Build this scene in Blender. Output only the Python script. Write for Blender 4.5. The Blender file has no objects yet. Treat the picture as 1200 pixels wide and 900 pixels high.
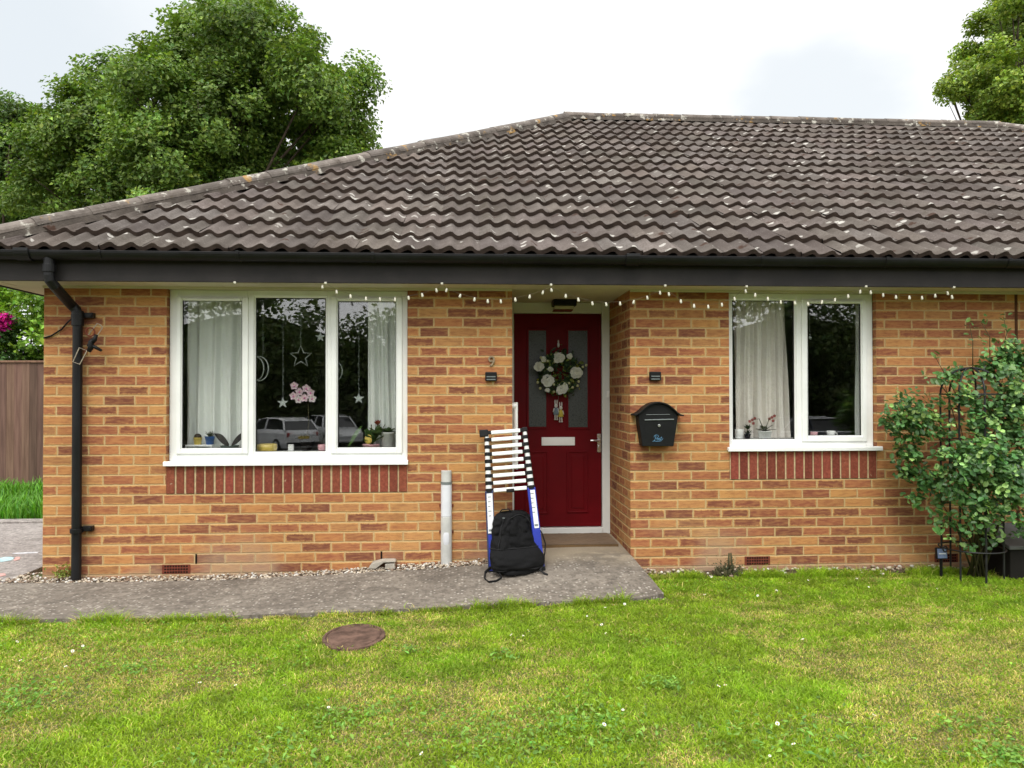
import bpy, math, random
import numpy as np
from mathutils import Vector, Matrix, noise as mnoise

random.seed(7)
rng = np.random.default_rng(11)
scene = bpy.context.scene
COL = scene.collection
PI = math.pi
R = math.radians

# ------------------------------------------------------------------ camera
YAW, PITCH, ROLL = 0.0594761, 0.0121962, -0.0013235
CAM = Vector((3.16755, -5.96427, 1.28728))
FPX = 900.0
_cy, _sy, _cp, _sp = math.cos(YAW), math.sin(YAW), math.cos(PITCH), math.sin(PITCH)
FW = Vector((_sy * _cp, _cy * _cp, _sp))
_r0 = Vector((_cy, -_sy, 0))
_u0 = _r0.cross(FW)
RT = _r0 * math.cos(ROLL) + _u0 * math.sin(ROLL)
UP = -_r0 * math.sin(ROLL) + _u0 * math.cos(ROLL)


def W(px, py, Y=0.0):
    """world point at depth Y seen at a pixel of the 1200x900 photograph (used as a tape measure)"""
    d = FW + RT * ((px - 600) / FPX) + UP * ((450 - py) / FPX)
    return CAM + d * ((Y - CAM.y) / d.y)


cam = bpy.data.objects.new("camera", bpy.data.cameras.new("camera"))
COL.objects.link(cam)
cam.data.sensor_width = 36
cam.data.lens = FPX / 1200 * 36
cam.data.clip_start = 0.05
cam.data.clip_end = 3000
m = Matrix((RT, UP, -FW)).transposed().to_4x4()
m.translation = CAM
cam.matrix_world = m
scene.camera = cam

scene.view_settings.view_transform = "Standard"
scene.view_settings.look = "None"
scene.view_settings.exposure = 0.28
scene.view_settings.gamma = 1.0
scene.cycles.max_bounces = 8
scene.cycles.transparent_max_bounces = 16

# ------------------------------------------------------------------ shader helpers


def lin(r, g, b):
    f = lambda c: (c / 255 / 12.92) if c / 255 <= 0.04045 else ((c / 255 + 0.055) / 1.055) ** 2.4
    return (f(r), f(g), f(b))


class NT:
    def __init__(s, tree):
        s.t = tree

    def n(s, typ, **kw):
        nd = s.t.nodes.new(typ)
        for k, v in kw.items():
            setattr(nd, k, v)
        return nd

    def put(s, sock, v):
        if v is None:
            return
        if isinstance(v, bpy.types.NodeSocket):
            s.t.links.new(v, sock)
        elif isinstance(v, (tuple, list)) and len(v) == 3 and sock.type == "RGBA":
            sock.default_value = (*v, 1)
        else:
            sock.default_value = v

    def math(s, op, a, b=None, c=None, clamp=False):
        nd = s.n("ShaderNodeMath", operation=op, use_clamp=clamp)
        for i, v in enumerate((a, b, c)):
            if v is not None:
                s.put(nd.inputs[i], v)
        return nd.outputs[0]

    def vmath(s, op, a, b=None, out=0):
        nd = s.n("ShaderNodeVectorMath", operation=op)
        s.put(nd.inputs[0], a)
        if b is not None:
            s.put(nd.inputs[1], b)
        return nd.outputs[out]

    def mix(s, f, a, b, blend="MIX"):
        nd = s.n("ShaderNodeMix", data_type="RGBA", blend_type=blend)
        s.put(nd.inputs[0], f)
        s.put(nd.inputs[6], a)
        s.put(nd.inputs[7], b)
        return nd.outputs[2]

    def smooth(s, x, a, b, lo=0.0, hi=1.0):
        nd = s.n("ShaderNodeMapRange", interpolation_type="SMOOTHSTEP")
        s.put(nd.inputs[0], x)
        for i, v in enumerate((a, b, lo, hi)):
            s.put(nd.inputs[i + 1], v)
        return nd.outputs[0]

    def noise(s, vec, scale, detail=3, rough=0.55, out=0):
        nd = s.n("ShaderNodeTexNoise")
        s.put(nd.inputs["Vector"], vec)
        s.put(nd.inputs["Scale"], scale)
        s.put(nd.inputs["Detail"], detail)
        s.put(nd.inputs["Roughness"], rough)
        return nd.outputs[out]

    def ramp(s, f, stops, interp="LINEAR"):
        nd = s.n("ShaderNodeValToRGB")
        nd.color_ramp.interpolation = interp
        e = nd.color_ramp.elements
        while len(e) < len(stops):
            e.new(0.5)
        for el, (p, c) in zip(e, stops):
            el.position = p
            el.color = (*c, 1)
        s.put(nd.inputs[0], f)
        return nd.outputs[0]

    def coord(s, which="Object"):
        return s.n("ShaderNodeTexCoord").outputs[which]

    def scaled(s, vec, sc):
        return s.vmath("MULTIPLY", vec, sc)

    def bump(s, h, strength=0.3, dist=0.01):
        nd = s.n("ShaderNodeBump")
        nd.inputs["Strength"].default_value = strength
        nd.inputs["Distance"].default_value = dist
        s.put(nd.inputs["Height"], h)
        return nd.outputs[0]


def newmat(name):
    mt = bpy.data.materials.new(name)
    mt.use_nodes = True
    t = mt.node_tree
    b = t.nodes["Principled BSDF"]
    return mt, NT(t), b


def clampc(c):
    return tuple(max(0, min(1, x)) for x in c)


def flat(name, c, rough=0.6, spec=0.4, var=0.12, scale=6, bump=0.0, bscale=80, metal=0.0, coat=0.0, detail=4):
    mt, N, b = newmat(name)
    co = N.coord()
    f = N.noise(co, scale, detail)
    f = N.smooth(f, 0.25, 0.75)
    N.put(b.inputs["Base Color"], N.mix(f, clampc([x * (1 - var) for x in c]), clampc([x * (1 + var) for x in c])))
    b.inputs["Roughness"].default_value = rough
    if var > 0:
        N.put(b.inputs["Roughness"], N.math("MULTIPLY_ADD", f, 0.12, rough - 0.06))
    b.inputs["Specular IOR Level"].default_value = spec
    b.inputs["Metallic"].default_value = metal
    b.inputs["Coat Weight"].default_value = coat
    if bump:
        N.put(b.inputs["Normal"], N.bump(N.noise(co, bscale, 3), bump, 0.004))
    return mt


def attr_leaf(name, rough=0.5, trans=0.3, spec=0.35):
    mt, N, b = newmat(name)
    a = N.n("ShaderNodeAttribute", attribute_name="Col").outputs["Color"]
    N.put(b.inputs["Base Color"], a)
    b.inputs["Roughness"].default_value = rough
    b.inputs["Specular IOR Level"].default_value = spec
    tr = N.n("ShaderNodeBsdfTranslucent")
    N.put(tr.inputs["Color"], N.mix(1.0, a, (1.25, 1.3, 0.55), "MULTIPLY"))
    mx = N.n("ShaderNodeMixShader")
    mx.inputs[0].default_value = trans
    N.t.links.new(b.outputs[0], mx.inputs[1])
    N.t.links.new(tr.outputs[0], mx.inputs[2])
    N.t.links.new(mx.outputs[0], N.t.nodes["Material Output"].inputs[0])
    return mt


def attr_flat(name, rough=0.6, spec=0.3):
    mt, N, b = newmat(name)
    N.put(b.inputs["Base Color"], N.n("ShaderNodeAttribute", attribute_name="Col").outputs["Color"])
    b.inputs["Roughness"].default_value = rough
    b.inputs["Specular IOR Level"].default_value = spec
    return mt


def mk_brick(name):
    mt, N, b = newmat(name)
    uv = N.coord("UV")
    wob = N.noise(uv, 22, 2, out=1)
    uvw = N.vmath("ADD", uv, N.scaled(N.vmath("SUBTRACT", wob, (0.5, 0.5, 0.5)), (0.011, 0.008, 0)))
    wob2 = N.noise(uv, 85, 2, out=1)
    uvw = N.vmath("ADD", uvw, N.scaled(N.vmath("SUBTRACT", wob2, (0.5, 0.5, 0.5)), (0.006, 0.006, 0)))
    sp = N.n("ShaderNodeSeparateXYZ")
    N.put(sp.inputs[0], uvw)
    u, v = sp.outputs[0], sp.outputs[1]
    vr = N.math("DIVIDE", v, 0.075)
    row = N.math("FLOOR", vr)
    fv = N.math("MULTIPLY", N.math("FRACT", vr), 0.075)
    rowr = N.n("ShaderNodeTexWhiteNoise", noise_dimensions="1D")
    N.put(rowr.inputs["W"], row)
    odd = N.math("MULTIPLY", N.math("FRACT", N.math("MULTIPLY", row, 0.5)), 2.0)
    uo = N.math("ADD", u, N.math("MULTIPLY_ADD", odd, 0.1125, N.math("MULTIPLY", rowr.outputs[0], 0.02)))
    ur = N.math("DIVIDE", uo, 0.225)
    colx = N.math("FLOOR", ur)
    fu = N.math("MULTIPLY", N.math("FRACT", ur), 0.225)
    du = N.math("MINIMUM", fu, N.math("SUBTRACT", 0.225, fu))
    dv = N.math("MINIMUM", fv, N.math("SUBTRACT", 0.075, fv))
    d = N.math("SUBTRACT", N.math("MINIMUM", du, dv), 0.0052)
    mask = N.smooth(d, -0.0028, 0.0042)
    cb = N.n("ShaderNodeCombineXYZ")
    N.put(cb.inputs[0], colx)
    N.put(cb.inputs[1], row)
    wn = N.n("ShaderNodeTexWhiteNoise", noise_dimensions="2D")
    N.put(wn.inputs["Vector"], cb.outputs[0])
    s2 = N.n("ShaderNodeSeparateColor")
    N.put(s2.inputs[0], wn.outputs["Color"])
    r1, r2, r3 = s2.outputs
    area = N.noise(uv, 0.75, 3, 0.6)
    r1 = N.math("ADD", r1, N.smooth(area, 0.28, 0.72, -0.15, 0.27), clamp=True)
    core_c = N.ramp(r1, [(0.0, (0.50, 0.25, 0.088)), (0.18, (0.44, 0.185, 0.072)), (0.36, (0.37, 0.135, 0.064)),
                         (0.58, (0.30, 0.100, 0.054)), (0.80, (0.235, 0.076, 0.045)), (1.0, (0.175, 0.058, 0.039))])
    edge_c = N.ramp(r3, [(0.0, (0.42, 0.19, 0.072)), (0.35, (0.51, 0.265, 0.095)), (1.0, (0.57, 0.325, 0.125))])
    streak = N.noise(N.scaled(uv, (14, 60, 1)), 1.0, 4, 0.6)
    blot = N.noise(uv, 38, 4, 0.65)
    dd = N.math("ADD", d, N.math("MULTIPLY", N.math("SUBTRACT", blot, 0.5), 0.035))
    core = N.smooth(dd, 0.002, 0.013)
    core = N.math("MULTIPLY", core, N.smooth(r2, 0.0, 0.45, 0.35, 1.0))
    # frogged faces: some bricks are solid red right up to their arris
    solid = N.math("GREATER_THAN", r2, 0.72)
    core = N.math("MAXIMUM", core, N.math("MULTIPLY", solid, 0.93))
    bc = N.mix(core, edge_c, core_c)
    bc = N.mix(N.smooth(streak, 0.35, 0.72, 0.0, 0.42), bc, (0.52, 0.27, 0.10))
    bc = N.mix(N.smooth(streak, 0.55, 0.3, 0.0, 0.35), bc, (0.17, 0.06, 0.035))
    mort = N.mix(N.noise(uv, 55, 3), (0.44, 0.295, 0.135), (0.57, 0.41, 0.21))
    c = N.mix(mask, mort, bc)
    big = N.noise(uv, 0.9, 4, 0.6)
    c = N.mix(N.smooth(big, 0.3, 0.7, 0.0, 0.4), c, N.mix(1.0, c, (0.66, 0.62, 0.60), "MULTIPLY"))
    drip = N.noise(N.scaled(uv, (7, 0.8, 1)), 1.0, 4, 0.6)
    c = N.mix(N.smooth(drip, 0.5, 0.75, 0.0, 0.28), c, N.mix(1.0, c, (0.6, 0.57, 0.55), "MULTIPLY"))
    # salts and splash marks low on the wall
    low = N.math("MULTIPLY", N.smooth(N.math("ADD", v, N.math("MULTIPLY", N.noise(uv, 3.0, 4), 0.5)), 0.62, 0.12),
                 N.smooth(N.noise(uv, 1.1, 2), 0.48, 0.62))
    c = N.mix(N.math("MULTIPLY", low, 0.6), c, (0.36, 0.27, 0.185))
    dp = N.smooth(N.math("ADD", v, N.math("MULTIPLY", blot, 0.06)), -0.02, -0.06)
    c = N.mix(N.math("MULTIPLY", dp, 0.5), c, (0.30, 0.22, 0.16))
    N.put(b.inputs["Base Color"], c)
    b.inputs["Roughness"].default_value = 0.9
    b.inputs["Specular IOR Level"].default_value = 0.2
    h = N.math("ADD", N.math("MULTIPLY", mask, 0.8), N.math("MULTIPLY", N.noise(uv, 160, 4, 0.7), 0.35))
    h = N.math("ADD", h, N.math("MULTIPLY", N.noise(N.scaled(uv, (20, 90, 1)), 1, 3), 0.35))
    N.put(b.inputs["Normal"], N.bump(h, 0.7, 0.006))
    return mt


def mk_soldier(name):
    mt, N, b = newmat(name)
    co = N.coord()
    a = N.n("ShaderNodeAttribute", attribute_name="Col").outputs["Color"]
    f = N.noise(co, 45, 4, 0.65)
    c = N.mix(N.smooth(f, 0.35, 0.75), N.mix(1, a, (0.75, 0.72, 0.72), "MULTIPLY"), N.mix(1, a, (1.2, 1.22, 1.25), "MULTIPLY"))
    c = N.mix(N.smooth(N.noise(co, 26, 3), 0.68, 0.74, 0, 0.6), c, (0.45, 0.33, 0.22))
    N.put(b.inputs["Base Color"], c)
    b.inputs["Roughness"].default_value = 0.9
    b.inputs["Specular IOR Level"].default_value = 0.2
    N.put(b.inputs["Normal"], N.bump(N.noise(co, 190, 4, 0.7), 0.5, 0.004))
    return mt


def mk_tile(name):
    mt, N, b = newmat(name)
    co = N.coord()
    a = N.n("ShaderNodeAttribute", attribute_name="Col").outputs["Color"]
    f1 = N.noise(co, 3.0, 5, 0.6)
    f2 = N.noise(co, 60, 4, 0.7)
    c = N.mix(N.smooth(f1, 0.3, 0.7), (0.098, 0.083, 0.074), (0.158, 0.138, 0.126))
    c = N.mix(1.0, c, a, "MULTIPLY")
    c = N.mix(N.smooth(f2, 0.62, 0.40, 0.0, 0.45), c, (0.07, 0.055, 0.048))
    vo = N.n("ShaderNodeTexVoronoi")
    N.put(vo.inputs["Vector"], N.vmath("ADD", co, N.scaled(N.noise(co, 40, 3, out=1), (0.05, 0.05, 0.05))))
    vo.inputs["Scale"].default_value = 8.5
    s2 = N.n("ShaderNodeSeparateColor")
    N.put(s2.inputs[0], vo.outputs["Color"])
    spot = N.smooth(vo.outputs["Distance"], 0.29, 0.21)
    pick = N.math("GREATER_THAN", s2.outputs[0], 0.58)
    patch = N.smooth(N.noise(co, 0.8, 2), 0.36, 0.6, 0.3, 1.0)
    lich = N.math("MULTIPLY", N.math("MULTIPLY", spot, pick), patch)
    c = N.mix(N.math("MULTIPLY", lich, 0.85), c, (0.46, 0.44, 0.40))
    fl = N.smooth(N.noise(co, 80, 3, 0.6), 0.62, 0.72)
    c = N.mix(N.math("MULTIPLY", fl, N.math("MULTIPLY", patch, 0.45)), c, (0.34, 0.32, 0.29))
    mo = N.math("MULTIPLY", N.smooth(N.noise(co, 1.1, 3), 0.55, 0.7), N.smooth(N.noise(co, 14, 3), 0.45, 0.62))
    c = N.mix(N.math("MULTIPLY", mo, 0.45), c, (0.045, 0.038, 0.022))
    vo2 = N.n("ShaderNodeTexVoronoi")
    N.put(vo2.inputs["Vector"], N.vmath("ADD", co, N.scaled(N.noise(co, 25, 3, out=1), (0.12, 0.12, 0.12))))
    vo2.inputs["Scale"].default_value = 5.5
    s3 = N.n("ShaderNodeSeparateColor")
    N.put(s3.inputs[0], vo2.outputs["Color"])
    moss = N.math("MULTIPLY", N.smooth(vo2.outputs["Distance"], 0.26, 0.14), N.math("GREATER_THAN", s3.outputs[1], 0.72))
    c = N.mix(N.math("MULTIPLY", moss, 0.8), c, (0.045, 0.022, 0.014))
    N.put(b.inputs["Base Color"], c)
    b.inputs["Roughness"].default_value = 0.95
    b.inputs["Specular IOR Level"].default_value = 0.1
    N.put(b.inputs["Normal"], N.bump(f2, 0.5, 0.006))
    return mt


def mk_ridge(name):
    mt, N, b = newmat(name)
    co = N.coord()
    a = N.n("ShaderNodeAttribute", attribute_name="Col").outputs["Color"]
    c = N.mix(N.smooth(N.noise(co, 7, 5, 0.65), 0.35, 0.65), (0.085, 0.068, 0.056), (0.155, 0.130, 0.112))
    c = N.mix(1, c, a, "MULTIPLY")
    c = N.mix(N.smooth(N.noise(co, 9, 4, 0.6), 0.57, 0.66, 0, 0.75), c, (0.46, 0.44, 0.38))
    off = N.vmath("ADD", co, (7.3, 2.1, 4.4))
    c = N.mix(N.smooth(N.noise(off, 5, 4, 0.6), 0.60, 0.68, 0, 0.7), c, (0.36, 0.20, 0.045))
    c = N.mix(N.smooth(N.noise(off, 30, 3), 0.60, 0.75, 0, 0.6), c, (0.07, 0.055, 0.03))
    N.put(b.inputs["Base Color"], c)
    b.inputs["Roughness"].default_value = 0.92
    N.put(b.inputs["Normal"], N.bump(N.noise(co, 50, 4, 0.7), 0.6, 0.01))
    return mt


def mk_concrete(name, c1, c2, spk=(0.5, 0.46, 0.4), bump=0.6, porch=False):
    mt, N, b = newmat(name)
    co = N.coord()
    f = N.noise(co, 1.6, 5, 0.6)
    c = N.mix(N.smooth(f, 0.3, 0.7), c1, c2)
    f2 = N.noise(co, 24, 5, 0.7)
    c = N.mix(N.smooth(f2, 0.42, 0.62, 0, 0.55), c, tuple(x * 0.5 for x in c1))
    vo = N.n("ShaderNodeTexVoronoi")
    N.put(vo.inputs["Vector"], co)
    vo.inputs["Scale"].default_value = 42
    s2 = N.n("ShaderNodeSeparateColor")
    N.put(s2.inputs[0], vo.outputs["Color"])
    sp = N.math("MULTIPLY", N.smooth(vo.outputs["Distance"], 0.45, 0.3), N.math("GREATER_THAN", s2.outputs[0], 0.72))
    c = N.mix(N.math("MULTIPLY", sp, 0.6), c, spk)
    dk = N.math("MULTIPLY", N.smooth(vo.outputs["Distance"], 0.45, 0.3), N.math("LESS_THAN", s2.outputs[1], 0.22))
    c = N.mix(N.math("MULTIPLY", dk, 0.5), c, (0.07, 0.055, 0.045))
    f3 = N.noise(co, 11, 4, 0.65)
    c = N.mix(N.smooth(f3, 0.54, 0.70, 0, 0.5), c, tuple(min(1, x * 1.45) for x in c2))
    c = N.mix(N.smooth(f3, 0.46, 0.30, 0, 0.5), c, tuple(x * 0.55 for x in c1))
    c = N.mix(N.smooth(N.noise(co, 4.2, 4), 0.56, 0.7, 0, 0.45), c, (0.10, 0.085, 0.070))
    if porch:
        sx = N.n("ShaderNodeSeparateXYZ")
        N.put(sx.inputs[0], co)
        m1 = N.smooth(N.math("ADD", sx.outputs[1], N.math("MULTIPLY_ADD", N.noise(co, 3, 4), 0.5, -0.25)), -0.30, 0.12)
        m1 = N.math("MULTIPLY", m1, N.smooth(sx.outputs[0], 3.4, 3.7))
        c = N.mix(N.math("MULTIPLY", m1, 0.8), c, N.mix(f2, (0.27, 0.22, 0.155), (0.37, 0.315, 0.23)))
        st = N.math("MULTIPLY", N.smooth(N.vmath("DISTANCE", co, (4.25, -0.12, 0.02), out=1), 0.42, 0.12), N.smooth(N.noise(co, 9, 4), 0.42, 0.58))
        c = N.mix(N.math("MULTIPLY", st, 0.55), c, (0.10, 0.085, 0.07))
    N.put(b.inputs["Base Color"], c)
    b.inputs["Roughness"].default_value = 0.92
    b.inputs["Specular IOR Level"].default_value = 0.2
    N.put(b.inputs["Normal"], N.bump(N.math("ADD", f2, N.math("MULTIPLY", sp, 0.4)), bump, 0.01))
    return mt


def mk_ground(name):
    mt, N, b = newmat(name)
    co = N.coord()
    c = N.mix(N.smooth(N.noise(co, 1.3, 4), 0.35, 0.65), (0.075, 0.10, 0.018), (0.15, 0.13, 0.04))
    c = N.mix(N.smooth(N.noise(co, 30, 4, 0.7), 0.35, 0.7), N.mix(1, c, (0.6, 0.6, 0.6), "MULTIPLY"), c)
    N.put(b.inputs["Base Color"], c)
    b.inputs["Roughness"].default_value = 0.95
    N.put(b.inputs["Normal"], N.bump(N.noise(co, 60, 3), 0.7, 0.02))
    return mt


def mk_glass(name, base=0.10, tint=(0.93, 0.96, 0.95)):
    mt, N, b = newmat(name)
    t = N.t
    t.nodes.remove(b)
    tr = N.n("ShaderNodeBsdfTransparent")
    tr.inputs[0].default_value = (*tint, 1)
    gl = N.n("ShaderNodeBsdfGlossy")
    gl.inputs["Roughness"].default_value = 0.0
    N.put(gl.inputs["Normal"], N.bump(N.noise(N.coord(), 1.7, 1), 0.02, 0.02))
    lw = N.n("ShaderNodeLayerWeight")
    lw.inputs["Blend"].default_value = 0.5
    f = N.math("MULTIPLY_ADD", N.math("POWER", lw.outputs["Facing"], 4.0), 0.6, base, clamp=True)
    mx = N.n("ShaderNodeMixShader")
    N.put(mx.inputs[0], f)
    t.links.new(tr.outputs[0], mx.inputs[1])
    t.links.new(gl.outputs[0], mx.inputs[2])
    t.links.new(mx.outputs[0], t.nodes["Material Output"].inputs[0])
    return mt


def mk_fabric(name, c, scale=900, var=0.2, trans=0.0):
    mt, N, b = newmat(name)
    co = N.coord()
    f = N.noise(co, 5, 4)
    N.put(b.inputs["Base Color"], N.mix(f, tuple(x * (1 - var) for x in c), tuple(x * (1 + var) for x in c)))
    b.inputs["Roughness"].default_value = 0.9 if max(c) > 0.05 else 0.85
    b.inputs["Specular IOR Level"].default_value = 0.2 if max(c) > 0.05 else 0.18
    b.inputs["Sheen Weight"].default_value = 0.15 if max(c) > 0.05 else 0.0
    N.put(b.inputs["Normal"], N.bump(N.math("ADD", N.math("MULTIPLY", N.noise(co, scale, 2), 0.12), N.noise(co, 22, 4, 0.6)), 0.5, 0.012) if not trans else N.bump(N.noise(co, scale, 2), 0.5, 0.002))
    if trans:
        tr = N.n("ShaderNodeBsdfTranslucent")
        tr.inputs[0].default_value = (*c, 1)
        mx = N.n("ShaderNodeMixShader")
        mx.inputs[0].default_value = trans
        N.t.links.new(b.outputs[0], mx.inputs[1])
        N.t.links.new(tr.outputs[0], mx.inputs[2])
        N.t.links.new(mx.outputs[0], N.t.nodes["Material Output"].inputs[0])
    return mt


def mk_wood(name, c1, c2, axis=2):
    mt, N, b = newmat(name)
    co = N.coord()
    sc = [26, 26, 26]
    sc[axis] = 1.6
    f = N.noise(N.scaled(co, tuple(sc)), 1, 5, 0.6)
    a = N.n("ShaderNodeAttribute", attribute_name="Col").outputs["Color"]
    c = N.mix(N.smooth(f, 0.3, 0.7), c1, c2)
    N.put(b.inputs["Base Color"], N.mix(1, c, a, "MULTIPLY"))
    b.inputs["Roughness"].default_value = 0.85
    N.put(b.inputs["Normal"], N.bump(f, 0.4, 0.006))
    return mt


MAT = {}
MAT["brick"] = mk_brick("multi_red_brick")
MAT["soldier"] = mk_soldier("red_soldier_brick")
MAT["mortar"] = flat("buff_mortar", (0.47, 0.36, 0.21), 0.95, 0.1, 0.2, 30, 0.5, 150)
MAT["tile"] = mk_tile("weathered_concrete_tile")
MAT["tile_edge"] = flat("shadow_tile_edge", (0.058, 0.042, 0.034), 0.95, 0.1, 0.35, 12, 0.5, 60)  # moss brown tile fronts, darkened to paint in the shadow line of each course
MAT["ridge"] = mk_ridge("lichened_ridge_tile")
MAT["black_pvc"] = flat("black_gutter_plastic", (0.006, 0.006, 0.007), 0.45, 0.3, 0.35, 5, 0.08, 40)
MAT["fascia"] = flat("dark_brown_painted_board", (0.022, 0.019, 0.019), 0.6, 0.25, 0.4, 3.5, 0.15, 60)
MAT["soffit"] = flat("cream_soffit_board", (0.56, 0.51, 0.39), 0.6, 0.3, 0.10, 2.0, 0.05, 50)
MAT["upvc"] = flat("white_window_plastic", (0.79, 0.80, 0.785), 0.34, 0.45, 0.05, 5)
MAT["upvc_frame"] = flat("off_white_door_frame", (0.70, 0.71, 0.69), 0.35, 0.5, 0.05, 3)
MAT["gasket"] = flat("black_rubber_gasket", (0.01, 0.01, 0.01), 0.6, 0.3, 0.1)
MAT["glass"] = mk_glass("window_glass", 0.105, (0.985, 0.99, 0.985))
MAT["door_red"] = flat("deep_red_door_skin", (0.115, 0.0009, 0.004), 0.55, 0.14, 0.16, 3, 0.08, 120)
MAT["door_glass"] = flat("obscured_door_glass", (0.036, 0.040, 0.040), 0.3, 0.5, 0.25, 220, 0.5, 260)
MAT["chrome"] = flat("satin_chrome", (0.62, 0.62, 0.62), 0.28, 0.5, 0.04, 8, metal=1.0)
MAT["white_metal"] = flat("white_metal", (0.86, 0.86, 0.85), 0.35, 0.5, 0.04, 5)
MAT["concrete"] = mk_concrete("worn_concrete_path", (0.150, 0.128, 0.106), (0.235, 0.205, 0.170), porch=True)
MAT["porch_concrete"] = mk_concrete("porch_concrete", (0.26, 0.22, 0.165), (0.34, 0.29, 0.22), bump=0.4)
MAT["patio"] = mk_concrete("pale_patio_concrete", (0.27, 0.24, 0.225), (0.34, 0.31, 0.29), bump=0.3)
MAT["ground"] = mk_ground("lawn_soil")
MAT["grass"] = attr_leaf("grass_blades", 0.5, 0.35, 0.3)
MAT["leaf"] = attr_leaf("tree_leaves", 0.45, 0.28, 0.35)
MAT["rose_leaf"] = attr_leaf("rose_leaves", 0.38, 0.22, 0.4)
MAT["petal"] = attr_leaf("flower_petals", 0.6, 0.25, 0.2)
MAT["pebble"] = attr_flat("pebbles", 0.75, 0.3)
MAT["bark"] = flat("bark", (0.07, 0.052, 0.038), 0.9, 0.2, 0.35, 9, 0.8, 40)
MAT["stem"] = flat("green_brown_stem", (0.06, 0.055, 0.025), 0.8, 0.2, 0.3, 20)
MAT["black_iron"] = flat("black_painted_iron", (0.010, 0.010, 0.011), 0.5, 0.4, 0.2, 20)
MAT["fabric_black"] = mk_fabric("black_nylon", (0.0062, 0.0062, 0.0068), 700, 0.3)
MAT["fabric_mesh"] = mk_fabric("black_mesh_fabric", (0.004, 0.004, 0.0045), 400, 0.3)
MAT["webbing"] = mk_fabric("black_webbing", (0.016, 0.016, 0.017), 500, 0.2)
MAT["blue_pl"] = flat("bright_blue_plastic", (0.006, 0.022, 0.30), 0.45, 0.45, 0.1, 8)
MAT["navy_pl"] = flat("navy_plastic", (0.012, 0.022, 0.085), 0.45, 0.4, 0.1, 8)
MAT["alu"] = flat("pale_aluminium", (0.72, 0.73, 0.72), 0.42, 0.5, 0.06, 12, metal=0.15)
MAT["black_pl"] = flat("black_plastic", (0.006, 0.006, 0.0065), 0.5, 0.22, 0.2, 15)
MAT["label_white"] = flat("white_label", (0.68, 0.69, 0.72), 0.45, 0.4, 0.03, 5)
MAT["postbox"] = flat("black_powder_coat", (0.005, 0.0055, 0.006), 0.55, 0.22, 0.2, 10, 0.25, 300)
MAT["post_blue"] = flat("pale_blue_lettering", (0.09, 0.24, 0.40), 0.5, 0.4, 0.1, 30)
MAT["grey_line"] = flat("grey_slot_edge", (0.16, 0.18, 0.18), 0.35, 0.5, 0.1, 30)
MAT["conduit"] = flat("weathered_grey_plastic", (0.50, 0.50, 0.48), 0.6, 0.3, 0.15, 9, 0.1, 60)
MAT["conduit_white"] = flat("pale_grey_plastic", (0.64, 0.65, 0.69), 0.5, 0.3, 0.06, 6)
MAT["terracotta"] = flat("dark_terracotta", (0.15, 0.038, 0.022), 0.85, 0.2, 0.25, 25, 0.3, 120)
MAT["hole"] = flat("dark_slot", (0.008, 0.006, 0.005), 0.9, 0.1, 0.1)
MAT["joint"] = flat("brown_sealant", (0.075, 0.03, 0.012), 0.8, 0.2, 0.2, 30)
MAT["bulb"] = flat("milky_bulb", (0.62, 0.60, 0.50), 0.35, 0.5, 0.04, 20)
MAT["clear_wire"] = flat("pale_wire", (0.16, 0.14, 0.10), 0.5, 0.4, 0.1)
MAT["mat"] = mk_fabric("brown_coir", (0.135, 0.082, 0.038), 260, 0.45)
MAT["manhole"] = flat("rusty_brown_cover", (0.105, 0.064, 0.048), 0.9, 0.15, 0.45, 16, 0.8, 45)
MAT["curtain"] = mk_fabric("pale_net_curtain", (0.83, 0.86, 0.83), 500, 0.04, 0.08)
MAT["curtain_beige"] = mk_fabric("beige_curtain", (0.84, 0.80, 0.75), 500, 0.04, 0.08)
MAT["plaster"] = flat("interior_plaster", (0.25, 0.24, 0.21), 0.9, 0.1, 0.05, 2)
MAT["carpet"] = flat("interior_carpet", (0.08, 0.07, 0.06), 0.95, 0.1, 0.1, 8)
MAT["yellow"] = flat("yellow_glaze", (0.62, 0.47, 0.10), 0.35, 0.5, 0.08, 20)
MAT["blue_pot"] = flat("blue_glaze", (0.025, 0.10, 0.33), 0.4, 0.5, 0.1, 20)
MAT["green_pot"] = flat("dark_green_pot", (0.045, 0.075, 0.075), 0.45, 0.4, 0.15, 20)
MAT["white_pot"] = flat("white_china", (0.75, 0.76, 0.74), 0.3, 0.5, 0.04, 20)
MAT["pink_pot"] = flat("pink_china", (0.62, 0.34, 0.37), 0.4, 0.5, 0.12, 60)
MAT["silver"] = flat("silver_ornament", (0.40, 0.44, 0.43), 0.35, 0.5, 0.15, 40, metal=0.2)
MAT["brass"] = flat("dull_metal_number", (0.27, 0.20, 0.13), 0.45, 0.4, 0.3, 60, metal=0.5)
MAT["solar"] = flat("solar_panel", (0.16, 0.20, 0.34), 0.25, 0.5, 0.1, 30)
MAT["loop_wire"] = flat("tarnished_wire", (0.30, 0.26, 0.20), 0.5, 0.4, 0.3, 40)
MAT["lamp_diffuser"] = flat("cream_diffuser", (0.55, 0.50, 0.40), 0.4, 0.4, 0.05, 10)
MAT["stone"] = flat("grey_stone", (0.36, 0.33, 0.28), 0.9, 0.2, 0.25, 12, 0.5, 50)
MAT["grey_lid"] = flat("grey_weathered_lid", (0.11, 0.11, 0.108), 0.75, 0.3, 0.25, 10, 0.2, 60)
MAT["dark_box"] = flat("dark_brown_box", (0.012, 0.010, 0.009), 0.8, 0.2, 0.3, 12)
MAT["chalk_blue"] = flat("pale_blue_chalk", (0.42, 0.58, 0.60), 0.95, 0.1, 0.25, 40)
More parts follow.
